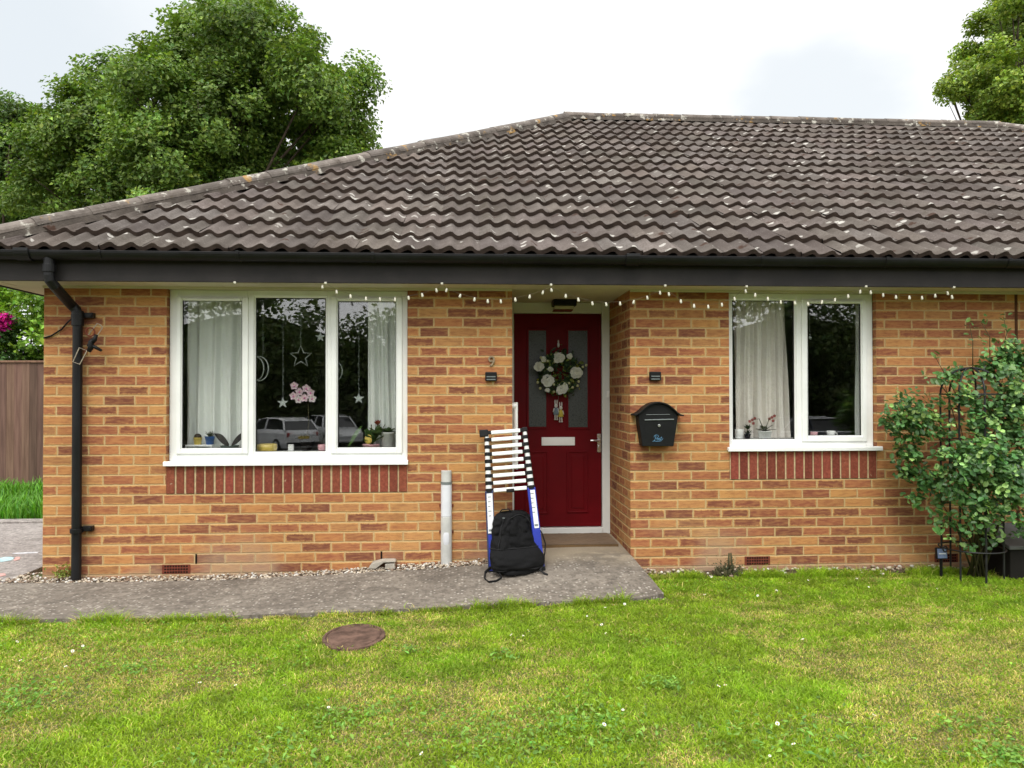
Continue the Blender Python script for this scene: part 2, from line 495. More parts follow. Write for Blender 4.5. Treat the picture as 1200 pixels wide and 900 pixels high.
MAT["chalk_pink"] = flat("pink_chalk", (0.52, 0.32, 0.29), 0.95, 0.1, 0.25, 40)
MAT["chalk_white"] = flat("white_chalk", (0.52, 0.52, 0.54), 0.95, 0.1, 0.25, 40)
MAT["fence"] = mk_wood("weathered_fence_wood", (0.098, 0.052, 0.036), (0.165, 0.095, 0.068))
MAT["car_white"] = flat("white_car_paint", (0.75, 0.76, 0.77), 0.2, 0.5, 0.02, 3, coat=0.5)
MAT["car_dark"] = flat("dark_blue_car_paint", (0.02, 0.025, 0.04), 0.2, 0.5, 0.05, 3, coat=0.5)
MAT["car_glass"] = flat("dark_car_glass", (0.012, 0.014, 0.015), 0.08, 0.6, 0.1, 3)
MAT["tyre"] = flat("tyre_rubber", (0.012, 0.012, 0.012), 0.8, 0.3, 0.1)
MAT["red_lens"] = flat("red_lamp_lens", (0.35, 0.01, 0.015), 0.2, 0.5, 0.05)
MAT["asphalt"] = flat("asphalt", (0.05, 0.05, 0.052), 0.9, 0.25, 0.2, 20, 0.5, 80)
MAT["ornament_skin"] = flat("white_felt", (0.62, 0.60, 0.57), 0.8, 0.2, 0.06, 30)
MAT["ornament_blue"] = flat("grey_blue_cloth", (0.17, 0.22, 0.27), 0.85, 0.2, 0.1, 30)
MAT["ornament_yellow"] = flat("yellow_cloth", (0.52, 0.42, 0.07), 0.85, 0.2, 0.1, 30)

# ------------------------------------------------------------------ mesh helpers


class MB:
    def __init__(s):
        s.v, s.f, s.mi, s.col, s.uv = [], [], [], [], None

    def add(s, vs, fs, mi=0, col=None):
        b = len(s.v)
        s.v.extend([tuple(x) for x in vs])
        s.f.extend([tuple(b + i for i in f) for f in fs])
        s.mi.extend([mi] * len(fs))
        s.col.extend([col or (1, 1, 1)] * len(vs))
        return s

    def box(s, x0, x1, y0, y1, z0, z1, mi=0, col=None, T=None):
        vs = [Vector(p) for p in ((x0, y0, z0), (x1, y0, z0), (x1, y1, z0), (x0, y1, z0), (x0, y0, z1), (x1, y0, z1), (x1, y1, z1), (x0, y1, z1))]
        if T:
            vs = [T(*p) for p in vs]
        return s.add(vs, [(0, 3, 2, 1), (4, 5, 6, 7), (0, 1, 5, 4), (1, 2, 6, 5), (2, 3, 7, 6), (3, 0, 4, 7)], mi, col)

    def tube(s, pts, r, seg=8, closed=False, mi=0, col=None, flatten=1.0):
        pts = [Vector(p) for p in pts]
        n = len(pts)
        rs = r if isinstance(r, (list, tuple)) else [r] * n
        vs, fs = [], []
        prev = None
        for i, p in enumerate(pts):
            a = pts[(i - 1) % n] if (closed or i > 0) else p
            c = pts[(i + 1) % n] if (closed or i < n - 1) else p
            t = (c - a)
            if t.length < 1e-9:
                t = Vector((0, 0, 1))
            t.normalize()
            if prev is None:
                ref = Vector((0, 0, 1)) if abs(t.z) < 0.9 else Vector((1, 0, 0))
                e1 = t.cross(ref).normalized()
            else:
                e1 = prev - t * prev.dot(t)
                if e1.length < 1e-6:
                    e1 = t.cross(Vector((0, 0, 1)))
                e1.normalize()
            prev = e1
            e2 = t.cross(e1)
            for k in range(seg):
                an = 2 * PI * k / seg
                vs.append(p + (e1 * math.cos(an) + e2 * math.sin(an) * flatten) * rs[i])
        m_ = n if closed else n - 1
        for i in range(m_):
            for k in range(seg):
                j = (i + 1) % n
                fs.append((i * seg + k, i * seg + (k + 1) % seg, j * seg + (k + 1) % seg, j * seg + k))
        if not closed:
            fs.append(tuple(range(seg))[::-1])
            fs.append(tuple((n - 1) * seg + k for k in range(seg)))
        return s.add(vs, fs, mi, col)

    def lathe(s, prof, c=(0, 0, 0), seg=20, mi=0, col=None):
        vs, fs = [], []
        c = Vector(c)
        for (r, z) in prof:
            for k in range(seg):
                an = 2 * PI * k / seg
                vs.append(c + Vector((r * math.cos(an), r * math.sin(an), z)))
        for i in range(len(prof) - 1):
            for k in range(seg):
                fs.append((i * seg + k, i * seg + (k + 1) % seg, (i + 1) * seg + (k + 1) % seg, (i + 1) * seg + k))
        fs.append(tuple(range(seg))[::-1])
        fs.append(tuple((len(prof) - 1) * seg + k for k in range(seg)))
        return s.add(vs, fs, mi, col)

    def prism(s, poly, y0, y1, mi=0, plane="xz", col=None, T=None):
        n = len(poly)
        mk = (lambda a, b, d: Vector((a, d, b))) if plane == "xz" else ((lambda a, b, d: Vector((a, b, d))) if plane == "xy" else (lambda a, b, d: Vector((d, a, b))))
        vs = [mk(a, b, y0) for a, b in poly] + [mk(a, b, y1) for a, b in poly]
        if T:
            vs = [T(*v) for v in vs]
        fs = [tuple(range(n)), tuple(range(2 * n - 1, n - 1, -1))]
        fs += [(i, n + i, n + (i + 1) % n, (i + 1) % n) for i in range(n)]
        return s.add(vs, fs, mi, col)

    def ball(s, c, r, seg=12, rings=8, mi=0, col=None):
        if not isinstance(r, (tuple, list)):
            r = (r, r, r)
        vs, fs = [], []
        for i in range(rings + 1):
            th = PI * i / rings
            for k in range(seg):
                ph = 2 * PI * k / seg
                vs.append((c[0] + r[0] * math.sin(th) * math.cos(ph), c[1] + r[1] * math.sin(th) * math.sin(ph), c[2] - r[2] * math.cos(th)))
        for i in range(rings):
            for k in range(seg):
                fs.append((i * seg + k, i * seg + (k + 1) % seg, (i + 1) * seg + (k + 1) % seg, (i + 1) * seg + k))
        return s.add(vs, fs, mi, col)

    def grid(s, fn, nu, nv, mi=0, col=None):
        vs = [fn(i / nu, j / nv) for j in range(nv + 1) for i in range(nu + 1)]
        fs = [(j * (nu + 1) + i, j * (nu + 1) + i + 1, (j + 1) * (nu + 1) + i + 1, (j + 1) * (nu + 1) + i) for j in range(nv) for i in range(nu)]
        return s.add(vs, fs, mi, col)

    def build(s, name, mats, parent=None, smooth=False, bevel=0.0, uvbrick=False, merge=False):
        me = bpy.data.meshes.new(name)
        org = ORG.get(parent.name, Vector((0, 0, 0))) if parent else Vector((0, 0, 0))
        vs = [(x - org.x, y - org.y, z - org.z) for x, y, z in s.v]
        me.from_pydata(vs, [], s.f)
        if not isinstance(mats, (list, tuple)):
            mats = [mats]
        for mt in mats:
            me.materials.append(MAT[mt] if isinstance(mt, str) else mt)
        me.polygons.foreach_set("material_index", s.mi)
        ca = me.color_attributes.new("Col", "FLOAT_COLOR", "POINT")
        ca.data.foreach_set("color", np.c_[np.array(s.col, dtype=np.float32).reshape(-1, 3), np.ones(len(s.v), np.float32)].ravel())
        me.update()
        if uvbrick:
            ul = me.uv_layers.new(name="UVMap")
            for p in me.polygons:
                nx, ny, nz = map(abs, p.normal)
                for li in p.loop_indices:
                    x, y, z = s.v[me.loops[li].vertex_index]
                    ul.data[li].uv = ((x, z + 0.0) if ny >= nx else (y + 0.1125, z)) if nz < 0.7 else (x, y)
        if smooth:
            me.polygons.foreach_set("use_smooth", [True] * len(me.polygons))
        ob = bpy.data.objects.new(name, me)
        COL.objects.link(ob)
        if parent:
            ob.parent = parent
        ORG[ob.name] = org.copy()
        if bevel:
            bv = ob.modifiers.new("bevel", "BEVEL")
            bv.width = bevel
            bv.segments = 2
            bv.limit_method = "ANGLE"
            bv.angle_limit = R(40)
        return ob


ORG = {}


def thing(name, label, cat, loc=(0, 0, 0), group=None):
    o = bpy.data.objects.new(name, None)
    o.empty_display_size = 0.1
    COL.objects.link(o)
    o.location = loc
    ORG[o.name] = Vector(loc)
    return tag(o, label, cat, group)


def tag(o, label=None, cat=None, group=None, kind=None):
    if label:
        o["label"] = label
    if cat:
        o["category"] = cat
    if group:
        o["group"] = group
    if kind:
        o["kind"] = kind
    return o


def np_obj(name, verts, nper, cols, mat, parent=None, smooth=False):
    """mesh of loose n-gons: verts (F*nper,3), cols (F*nper,3)"""
    org = ORG.get(parent.name, Vector((0, 0, 0))) if parent else Vector((0, 0, 0))
    v = np.asarray(verts, np.float32) - np.array(org, np.float32)
    nv = len(v)
    nf = nv // nper
    me = bpy.data.meshes.new(name)
    me.vertices.add(nv)
    me.vertices.foreach_set("co", v.ravel())
    me.loops.add(nv)
    me.loops.foreach_set("vertex_index", np.arange(nv, dtype=np.int32))
    me.polygons.add(nf)
    me.polygons.foreach_set("loop_start", np.arange(0, nv, nper, dtype=np.int32))
    me.update(calc_edges=True)
    ca = me.color_attributes.new("Col", "FLOAT_COLOR", "POINT")
    ca.data.foreach_set("color", np.c_[np.asarray(cols, np.float32), np.ones(nv, np.float32)].ravel())
    me.materials.append(MAT[mat])
    if smooth:
        me.polygons.foreach_set("use_smooth", np.ones(nf, bool))
    ob = bpy.data.objects.new(name, me)
    COL.objects.link(ob)
    if parent:
        ob.parent = parent
    ORG[ob.name] = org.copy()
    return ob


def unit(a):
    return a / (np.linalg.norm(a, axis=1, keepdims=True) + 1e-9)


def leaf_cards(cent, nrm, size, cols, aspect=0.62, r=rng, fold=0.25):
    """each leaf: a six-sided folded blade (two quads sharing a midrib), returned as loose quads"""
    n = len(cent)
    a = unit(r.normal(size=(n, 3)))
    t = unit(np.cross(nrm, a))
    b = np.cross(nrm, t)
    s = size[:, None]
    w = s * aspect * 0.5
    base = cent - t * s * 0.5
    tip = cent + t * s * 0.5
    up = nrm * w * fold * 2
    l1 = cent + b * w - t * s * 0.12 + up
    r1 = cent - b * w - t * s * 0.12 + up
    q1 = np.stack([base, l1, tip], 1)
    q2 = np.stack([base, tip, r1], 1)
    v = np.concatenate([q1, q2], 1).reshape(-1, 3)
    c = np.repeat(cols, 6, axis=0)
    return v, c


def leaf_ovals(cent, nrm, size, cols, aspect=0.7, r=rng, fold=0.12):
    """rounded leaflets: two quads each side of the midrib, as loose quads"""
    n = len(cent)
    a = unit(r.normal(size=(n, 3)))
    t = unit(np.cross(nrm, a))
    b = np.cross(nrm, t)
    s = size[:, None]
    w = s * aspect * 0.5
    up = nrm * w * fold * 2
    base = cent - t * s * 0.5
    tip = cent + t * s * 0.5 - nrm * s * 0.08
    l1 = cent + b * w * 0.92 - t * s * 0.22 + up
    l2 = cent + b * w * 0.80 + t * s * 0.22 + up * 0.8
    r1 = cent - b * w * 0.92 - t * s * 0.22 + up
    r2 = cent - b * w * 0.80 + t * s * 0.22 + up * 0.8
    v = np.stack([base, l1, l2, tip, base, tip, r2, r1], 1).reshape(-1, 3)
    return v, np.repeat(cols, 8, axis=0)


def tone(n, base, var=0.25, hue=0.12, r=rng):
    k = np.exp(r.normal(0, var, n))[:, None]
    h = r.normal(0, hue, n)[:, None]
    c = np.array(base)[None, :] * k
    c = c * np.concatenate([1 + h, np.ones_like(h), 1 - h * 0.5], 1)
    return np.clip(c, 0.003, 0.9)


def vnoise(x, y, sc, seed=0.0):
    """cheap smooth value noise on arrays"""
    x = x * sc + seed
    y = y * sc + seed * 1.7
    xi, yi = np.floor(x), np.floor(y)
    fx, fy = x - xi, y - yi
    fx = fx * fx * (3 - 2 * fx)
    fy = fy * fy * (3 - 2 * fy)

    def h(a, b):
        q = np.sin(a * 127.1 + b * 311.7 + seed * 17.3) * 43758.5453
        return q - np.floor(q)
    return (h(xi, yi) * (1 - fx) + h(xi + 1, yi) * fx) * (1 - fy) + (h(xi, yi + 1) * (1 - fx) + h(xi + 1, yi + 1) * fx) * fy


def foliage(blobs, n_clump, n_leaf, size, base, seed, flat_=0.72, clump_r=0.34, upbias=0.55, var=0.22, young=0.0):
    """blobs: (x,y,z,r). Leaf sprays gathered in clumps biased to the outside of each blob."""
    r = np.random.default_rng(seed)
    V, C = [], []
    tot = sum(b[3] ** 2 for b in blobs)
    for (x, y, z, rad) in blobs:
        k = max(3, int(n_clump * rad ** 2 / tot))
        d = unit(r.normal(size=(k, 3)))
        rr = rad * (0.35 + 0.68 * r.random(k) ** 0.45)
        cc = np.array([x, y, z]) + d * rr[:, None]
        cr = clump_r * (0.6 + 0.8 * r.random(k))
        ct = np.exp(r.normal(0, 0.16, k))
        m_ = np.maximum(4, (n_leaf * (cr / clump_r) ** 2).astype(int))
        idx = np.repeat(np.arange(k), m_)
        n = len(idx)
        off = unit(r.normal(size=(n, 3))) * (r.random(n) ** 0.5)[:, None] * cr[idx][:, None]
        off[:, 2] *= flat_
        p = cc[idx] + off
        nr = unit(np.array([0, 0, upbias]) + d[idx] * 0.55 + unit(r.normal(size=(n, 3))) * 0.6)
        sz = size * (0.6 + 0.8 * r.random(n))
        col = tone(n, base, var, 0.1, r) * ct[idx][:, None]
        if young:
            yg = (r.random(n) < young)[:, None]
            col = np.where(yg, col * np.array([1.75, 1.6, 1.5]), col)
        v, c = leaf_cards(p, nr, sz, np.clip(col, 0, 0.8), 0.7, r)
        V.append(v)
        C.append(c)
    return np.concatenate(V), np.concatenate(C)


# ------------------------------------------------------------------ world and sun
world = bpy.data.worlds.new("World")
scene.world = world
world.use_nodes = True
N = NT(world.node_tree)
bg = world.node_tree.nodes["Background"]
sky = N.n("ShaderNodeTexSky", sky_type="NISHITA")
sky.sun_disc = False
SUN_EL, SUN_AZ = R(52), R(200)
sky.sun_elevation = SUN_EL
sky.sun_rotation = SUN_AZ
dirv = N.coord("Generated")
sp = N.n("ShaderNodeSeparateXYZ")
N.put(sp.inputs[0], dirv)
lift = N.math("ADD", N.smooth(sp.outputs[2], 0.40, 0.98, 0.0, 17.0), 9.7)
lift = N.math("ADD", lift, N.math("MULTIPLY", N.math("MAXIMUM", N.math("MULTIPLY", sp.outputs[1], -1.0), 0.0), 8.0))
n1 = N.noise(N.scaled(dirv, (1.0, 1.0, 2.2)), 2.6, 5, 0.55)


def blob(px, py, wdt):
    d = (FW + RT * ((px - 600) / FPX) + UP * ((450 - py) / FPX)).normalized()
    dt = N.vmath("DISTANCE", dirv, tuple(d), out=1)
    return N.smooth(N.math("ADD", dt, N.math("MULTIPLY_ADD", n1, 0.3, -0.15)), wdt, wdt * 0.25)


p = N.math("MAXIMUM", N.math("MULTIPLY", blob(-60, 10, 0.42), 0.95), N.math("MULTIPLY", blob(950, 110, 0.14), 0.75))
p = N.math("MAXIMUM", p, N.math("MULTIPLY", blob(250, -90, 0.30), 0.4))
p = N.math("MAXIMUM", p, N.smooth(n1, 0.52, 0.72, 0, 0.4))
tint = N.mix(p, (1.0, 1.005, 1.0), (0.70, 0.755, 0.80))
cl = N.mix(1.0, tint, N.n("ShaderNodeCombineColor").outputs[0], "MULTIPLY")
cc = cl.node.inputs[7].links[0].from_node
for i in range(3):
    N.put(cc.inputs[i], lift)
col = N.mix(0.96, sky.outputs[0], cl)
N.put(bg.inputs[0], col)
bg.inputs[1].default_value = 0.1

sun = bpy.data.lights.new("sun", "SUN")
sun.energy = 1.5
sun.angle = R(25)
sun.color = (1.0, 0.95, 0.87)
so = bpy.data.objects.new("sun", sun)
COL.objects.link(so)
az = R(200)
sd = Vector((math.sin(az) * math.cos(SUN_EL), math.cos(az) * math.cos(SUN_EL), math.sin(SUN_EL)))
so.rotation_euler = sd.to_track_quat("Z", "Y").to_euler()
so.location = sd * 40

# ------------------------------------------------------------------ ground, path, lawn
GZ = -0.125


def gz(x, y):
    t = min(1, max(0, (-7.5 - y) / 9.0))
    t = t * t * (3 - 2 * t)
    return GZ - 1.08 * t


mb = MB()
xs = [-900, -300, -80, -30] + list(np.arange(-14, 30.1, 2.0)) + [60, 200, 900]
ys = [-900, -300, -90, -50, -34, -30] + list(np.arange(-26, -3, 1.0)) + [-2, 0, 6, 20, 60, 200, 900]
vs = [(x, y, gz(x, y)) for y in ys for x in xs]
nx = len(xs)
mb.add(vs, [(j * nx + i, j * nx + i + 1, (j + 1) * nx + i + 1, (j + 1) * nx + i) for j in range(len(ys) - 1) for i in range(nx - 1)])
tag(mb.build("ground", "ground", smooth=True), kind="structure")
mb = MB()
mb.box(-60, 80, -29, -20.2, gz(0, -25) - 0.1, gz(0, -25) + 0.03)
tag(mb.build("road", "asphalt"), kind="structure")

# concrete path rising to the door
PX0, PX1 = -6.0, 4.46


def path_z(x):
    t = min(1, max(0, (x - 1.0) / 3.2))
    return -0.095 + 0.115 * t * t * (3 - 2 * t)


def front_y(x):
    return float(np.interp(x, [-6, 0.33, 1.36, 2.5, 3.47, 4.53, 5], [-1.0, -1.045, -1.07, -1.0, -0.885, -0.785, -0.77]))


def path_pt(x, y):
    """height of the concrete: level along the lawn, rising to the door"""
    fy = front_y(x)
    t = min(1, max(0, (y - fy) / (-0.02 - fy)))
    return (GZ + 0.026) * (1 - t) + path_z(x) * t


mb = MB()
nX, nY = 84, 12
top = []
for j in range(nY + 1):
    for i in range(nX + 1):
        x = PX0 + (PX1 - PX0) * i / nX
        fy = front_y(x) + 0.012 * mnoise.noise(Vector((x * 4, 0, 0))) + 0.012 * mnoise.noise(Vector((x * 15, 3, 0))) + 0.06 * max(0, (x - 4.3) / 0.16) ** 2
        xx = x
        if j == 0 or j == 1:
            pass
        yb = 0.9 if x > 3.53 else (-0.10 if x > 3.2 else -0.13)
        if x > 3.53 and j <= 8:
            y = fy + (0.0 - fy) * j / 8
        elif x > 3.53:
            y = yb * (j - 8) / (nY - 8)
        else:
            y = fy + (yb - fy) * j / nY
        if i >= nX - 3:
            k_ = (i - (nX - 3)) / 3
            xx = x + 0.075 * k_ * max(0, -y / 0.785) - 0.006 * k_
        z = path_pt(x, y) + 0.004 * mnoise.noise(Vector((x * 3, y * 3, 2)))
        if y > 0:
            z += 0.012 * min(1, y / 0.4)
        top.append(Vector((xx, y, z)))
w = nX + 1
fs = [(j * w + i, j * w + i + 1, (j + 1) * w + i + 1, (j + 1) * w + i) for j in range(nY) for i in range(nX)]
mb.add(top, fs)
for i in range(nX):       # front edge
    a, b_ = top[i], top[i + 1]
    mb.add([a, b_, b_ - Vector((0, 0, .2)), a - Vector((0, 0, .2))], [(0, 3, 2, 1)])
for j in range(nY):
    a, b_ = top[j * w + nX], top[(j + 1) * w + nX]
    mb.add([a, b_, b_ - Vector((0, 0, .2)), a - Vector((0, 0, .2))], [(0, 3, 2, 1)])
for i in range(nX):
    a, b_ = top[nY * w + i], top[nY * w + i + 1]
    mb.add([a, b_, b_ - Vector((0, 0, .2)), a - Vector((0, 0, .2))], [(0, 1, 2, 3)])
tag(mb.build("path", "concrete", smooth=False), kind="structure")
# patio round the corner of the house
mb = MB()
mb.box(-7, -0.22, -0.12, 2.55, -0.3, -0.093)
mb.box(-7, -0.03, 2.56, 2.75, -0.3, -0.075)
tag(mb.build("patio", "patio", bevel=0.006), kind="structure")

# grass: short blades as one mass
print("grass")


def grass_patch(n, xr, yr, keep, hmin, hmax, wd, seed, dens_fn=None):
    r = np.random.default_rng(seed)
    x = r.uniform(*xr, n)
    y = r.uniform(*yr, n)
    k = keep(x, y)
    x, y = x[k], y[k]
    n = len(x)
    # slow patches: 0 lush, 1 dry
    dry = vnoise(x, y, 0.9, 3.1) * 0.5 + vnoise(x, y, 2.3, 5.7) * 0.32 + vnoise(x, y, 7.0, 1.3) * 0.18
    dry = dry + 0.20 * np.exp(-((x - 5.6) ** 2 / 1.6 + (y + 2.3) ** 2 / 0.45)) + 0.17 * np.exp(-((x - 1.35) ** 2 / 0.5 + (y + 2.1) ** 2 / 0.22))
    dry = dry + 0.25 * np.exp(-((x - 2.85) ** 2 / 0.02 + (y + 1.38) ** 2 / 0.06)) - 0.16 * np.exp(-((x - 4.2) ** 2 / 0.9 + (y + 1.9) ** 2 / 1.0))
    dry = dry - 0.12 * np.exp(-((y + 0.55) ** 2 / 0.35)) * (x > 4.4)
    dry = dry + 0.30 * (vnoise(x * 0.8, y * 1.4, 6.0, 33.3) - 0.5)
    dry = np.clip((dry - 0.40) / 0.28, 0, 1)
    lush = vnoise(x, y, 3.5, 9.2)
    tuft = vnoise(x, y, 11.0, 4.4) * 0.6 + vnoise(x, y, 24.0, 8.8) * 0.4
    tuft2 = vnoise(x * 0.7, y * 1.5, 8.0, 14.4)
    h = r.uniform(hmin, hmax, n) * (1.05 - 0.55 * dry) * (0.75 + 0.6 * lush)
    an = r.uniform(0, 2 * PI, n)
    ln = r.uniform(0.5, 2.0, n) * h
    h = h * (0.7 + 0.7 * tuft) * np.where(r.random(n) < 0.03, 1.8, 1.0)
    dx, dy = np.cos(an), np.sin(an)
    bw = wd * r.uniform(0.7, 1.3, n)
    an2 = r.uniform(0, 2 * PI, n)
    wx, wy = np.cos(an2) * bw * 0.5, np.sin(an2) * bw * 0.5
    zb = np.full(n, GZ)
    a = np.stack([x - wx, y - wy, zb], 1)
    b = np.stack([x + wx, y + wy, zb], 1)
    mid = np.stack([x + dx * ln * 0.35, y + dy * ln * 0.35, zb + h * 0.7], 1)
    wv = np.stack([wx, wy, wx * 0], 1) * 0.75
    t = np.stack([x + dx * ln, y + dy * ln, zb + h], 1)
    V = np.stack([a, b, mid + wv, mid - wv, mid - wv, mid + wv, t, t], 1)
    # two quads; second is degenerate tip, so use triangles instead
    V = np.stack([a, b, mid + wv, a, mid + wv, mid - wv, mid - wv, mid + wv, t], 1).reshape(-1, 3)
    g1 = np.array([0.185, 0.305, 0.013])
    g2 = np.array([0.275, 0.365, 0.026])
    yl = np.array([0.52, 0.43, 0.15])
    lu = np.array([0.20, 0.385, 0.020])
    m1 = r.random(n)[:, None]
    c = g1 * (1 - m1) + g2 * m1
    c = c * (1 - 0.5 * lush[:, None] ** 2) + lu * 0.5 * lush[:, None] ** 2
    isdry = (r.random(n) < dry ** 1.3 * 0.48 + 0.04)[:, None]
    c = np.where(isdry, yl * r.uniform(0.7, 1.15, n)[:, None], c)
    c = c * np.exp(r.normal(0, 0.2, n))[:, None]
    c = c * (0.68 + 0.68 * tuft)[:, None]
    c = c * (0.84 + 0.32 * tuft2[:, None])
    return V, np.repeat(c, 9, axis=0)


MANX, MANY_, MANR = 2.52, -1.47, 0.178


def keep_lawn(x, y):
    fr = np.interp(x, [-6, 0.33, 1.36, 2.5, 3.47, 4.53, 5], [-1.0, -1.045, -1.07, -1.0, -0.885, -0.785, -0.77])
    edge = np.where(x < 4.47 - 0.1 * np.minimum(y, 0), fr - 0.012 + 0.02 * np.sin(x * 5) * vnoise(x, y, 3, 1), -0.16 + 0.05 * vnoise(x, y, 4, 2))
    ok = y < edge
    ok &= ((x - MANX) ** 2 / (MANR - 0.01) ** 2 + (y - MANY_) ** 2 / (0.230 - 0.012) ** 2) > (0.62 + 0.55 * vnoise(x, y, 13, 4))
    return ok


V1, C1 = grass_patch(900000, (-1.6, 9.2), (-3.5, -0.05), keep_lawn, 0.009, 0.021, 0.0050, 5)
V2, C2 = grass_patch(120000, (-4, 12), (-5.2, -3.3), keep_lawn, 0.015, 0.036, 0.007, 6)
# ragged fringe along the path edge and the wall
r_ = np.random.default_rng(8)


def fringe(x, y):
    fr = np.interp(x, [-6, 0.33, 1.36, 2.5, 3.47, 4.53, 5], [-1.0, -1.045, -1.07, -1.0, -0.885, -0.785, -0.77])
    e = np.where(x < 4.47 - 0.1 * np.minimum(y, 0), np.abs(y - fr + 0.012) < 0.03, np.abs(y + 0.2) < 0.06)
    return e & (vnoise(x, y, 6, 3) > 0.42)


V3, C3 = grass_patch(260000, (-1.6, 9.0), (-1.14, -0.1), fringe, 0.022, 0.06, 0.0045, 9)
tag(np_obj("grass", np.concatenate([V1, V2, V3]), 3, np.concatenate([C1, C2, C3]), "grass"),
    "short mown green lawn grass with yellow dry patches before the bungalow", "grass", kind="stuff")
# clover and other low broad leaves in the turf
n = 30000
x = r_.uniform(-1.4, 8.8, n)
y = r_.uniform(-3.4, -0.15, n)
pt = vnoise(x, y, 1.4, 21) * 0.6 + vnoise(x, y, 4.5, 31) * 0.4
k = keep_lawn(x, y) & (pt > 0.63)
x, y = x[k], y[k]
n = len(x)
pp = np.stack([x, y, GZ + r_.uniform(0.012, 0.032, n)], 1)
nn = unit(np.array([0, 0, 1.0]) + r_.normal(size=(n, 3)) * 0.35)
# rosettes of broader weeds
wp = []
for (px, py, k_, rad_) in ((20, 815, 420, 0.14), (0, 830, 260, 0.10), (156, 783, 90, 0.05), (640, 870, 420, 0.22), (560, 860, 260, 0.16), (935, 862, 420, 0.20), (1190, 888, 500, 0.09),
                           (775, 800, 160, 0.07), (590, 768, 90, 0.05), (480, 762, 80, 0.05), (380, 850, 260, 0.16), (430, 830, 160, 0.12), (300, 890, 300, 0.2), (700, 845, 260, 0.15), (1140, 850, 160, 0.1)):
    d_ = W(px, py, 0) - CAM
    q_ = CAM + d_ * ((GZ + 0.02 - CAM.z) / d_.z)
    a_ = r_.normal(0, 1, (k_, 2)) * rad_ * np.array([1, 0.7])
    wp.append(np.stack([q_.x + a_[:, 0], q_.y + a_[:, 1], GZ + r_.uniform(0.015, 0.04, k_)], 1))
wp = np.concatenate(wp)
wp = wp[keep_lawn(wp[:, 0], wp[:, 1]) & (r_.random(len(wp)) < 0.6)]
wv_, wc_ = leaf_cards(wp, unit(np.array([0, 0, 1.0]) + r_.normal(size=(len(wp), 3)) * 0.45), r_.uniform(0.014, 0.036, len(wp)), tone(len(wp), (0.17, 0.31, 0.05), 0.25, 0.1, r_), 0.5, r_)
v, c = leaf_cards(pp, nn, r_.uniform(0.009, 0.021, n), tone(n, (0.18, 0.33, 0.03), 0.25, 0.1, r_), 0.8, r_)
tag(np_obj("clover", np.concatenate([v, wv_]), 3, np.concatenate([c, wc_]), "grass"), "broad low clover leaves in patches among the lawn grass", "clover", kind="stuff")
# long grass under the fence
n = 16000
x = r_.uniform(-6.5, -0.1, n)
y = r_.uniform(2.75, 5.4, n)
h = r_.uniform(0.08, 0.26, n) * (0.5 + 0.8 * vnoise(x, y, 2, 4))
an = r_.uniform(0, 2 * PI, n)
d = np.stack([np.cos(an), np.sin(an), an * 0], 1)
wv = np.stack([-np.sin(an), np.cos(an), an * 0], 1) * 0.007
b0 = np.stack([x, y, np.full(n, GZ)], 1)
md = b0 + d * h[:, None] * 0.12 + np.stack([x * 0, x * 0, h * 0.65], 1)
tp = b0 + d * h[:, None] * 0.45 + np.stack([x * 0, x * 0, h], 1)
V = np.stack([b0 - wv, b0 + wv, md + wv, b0 - wv, md + wv, md - wv, md - wv, md + wv, tp], 1).reshape(-1, 3)
tag(np_obj("long_grass", V, 3, np.repeat(tone(n, (0.10, 0.26, 0.025), 0.25, 0.1, r_), 9, 0), "grass"),
    "tall bright green grass growing under the wooden fence", "grass", kind="stuff")

# pebbles along the foot of the wall
print("pebbles")


def pebbles(spots, seed):
    r = random.Random(seed)
    mb = MB()
    for (x, y, z, s) in spots:
        q = r.random()
        base = (0.46, 0.39, 0.30) if q < 0.55 else ((0.26, 0.19, 0.14) if q < 0.85 else (0.62, 0.59, 0.54))
        f = r.uniform(0.7, 1.15)
        n0 = len(mb.v)
        mb.ball((0, 0, 0), (s * r.uniform(0.8, 1.5), s * r.uniform(0.7, 1.1), s * r.uniform(0.5, 0.8)), 7, 5, col=tuple(c * f for c in base))
        a = r.uniform(0, PI)
        ca, sa = math.cos(a), math.sin(a)
        for i in range(n0, len(mb.v)):
            vx, vy, vz = mb.v[i]
            mb.v[i] = (x + vx * ca - vy * sa, y + vx * sa + vy * ca, z + vz)
    return mb


rr = random.Random(3)
spots = []
for _ in range(2100):
    x = rr.uniform(-0.4, 3.5)
    y = rr.uniform(-0.14, -0.005)
    spots.append((x, y, path_z(x) - 0.008 + rr.uniform(-0.012, 0.022) * (1 + y * 4), rr.uniform(0.0045, 0.012)))
for _ in range(160):
    x = rr.uniform(-0.30, 0.0)
    y = rr.uniform(-0.15, 0.45)
    if x < -0.02 - 0.28 * max(0, 1 - (y + .15) / 0.6):
        continue
    spots.append((x, y, -0.088 + rr.uniform(-0.005, 0.01), rr.uniform(0.007, 0.015)))
for _ in range(520):
    x = rr.uniform(4.48, 9)
    y = -0.005 - abs(rr.gauss(0, 0.075))
    if x > 5.0 and rr.random() < 0.55:
        continue
    spots.append((x, y, GZ + 0.025 + rr.uniform(-0.01, 0.012), rr.uniform(0.007, 0.017)))
tag(pebbles(spots, 4).build("gravel", "pebble", smooth=True), "strip of cream and brown pebbles along the foot of the brick wall", "gravel", kind="stuff")
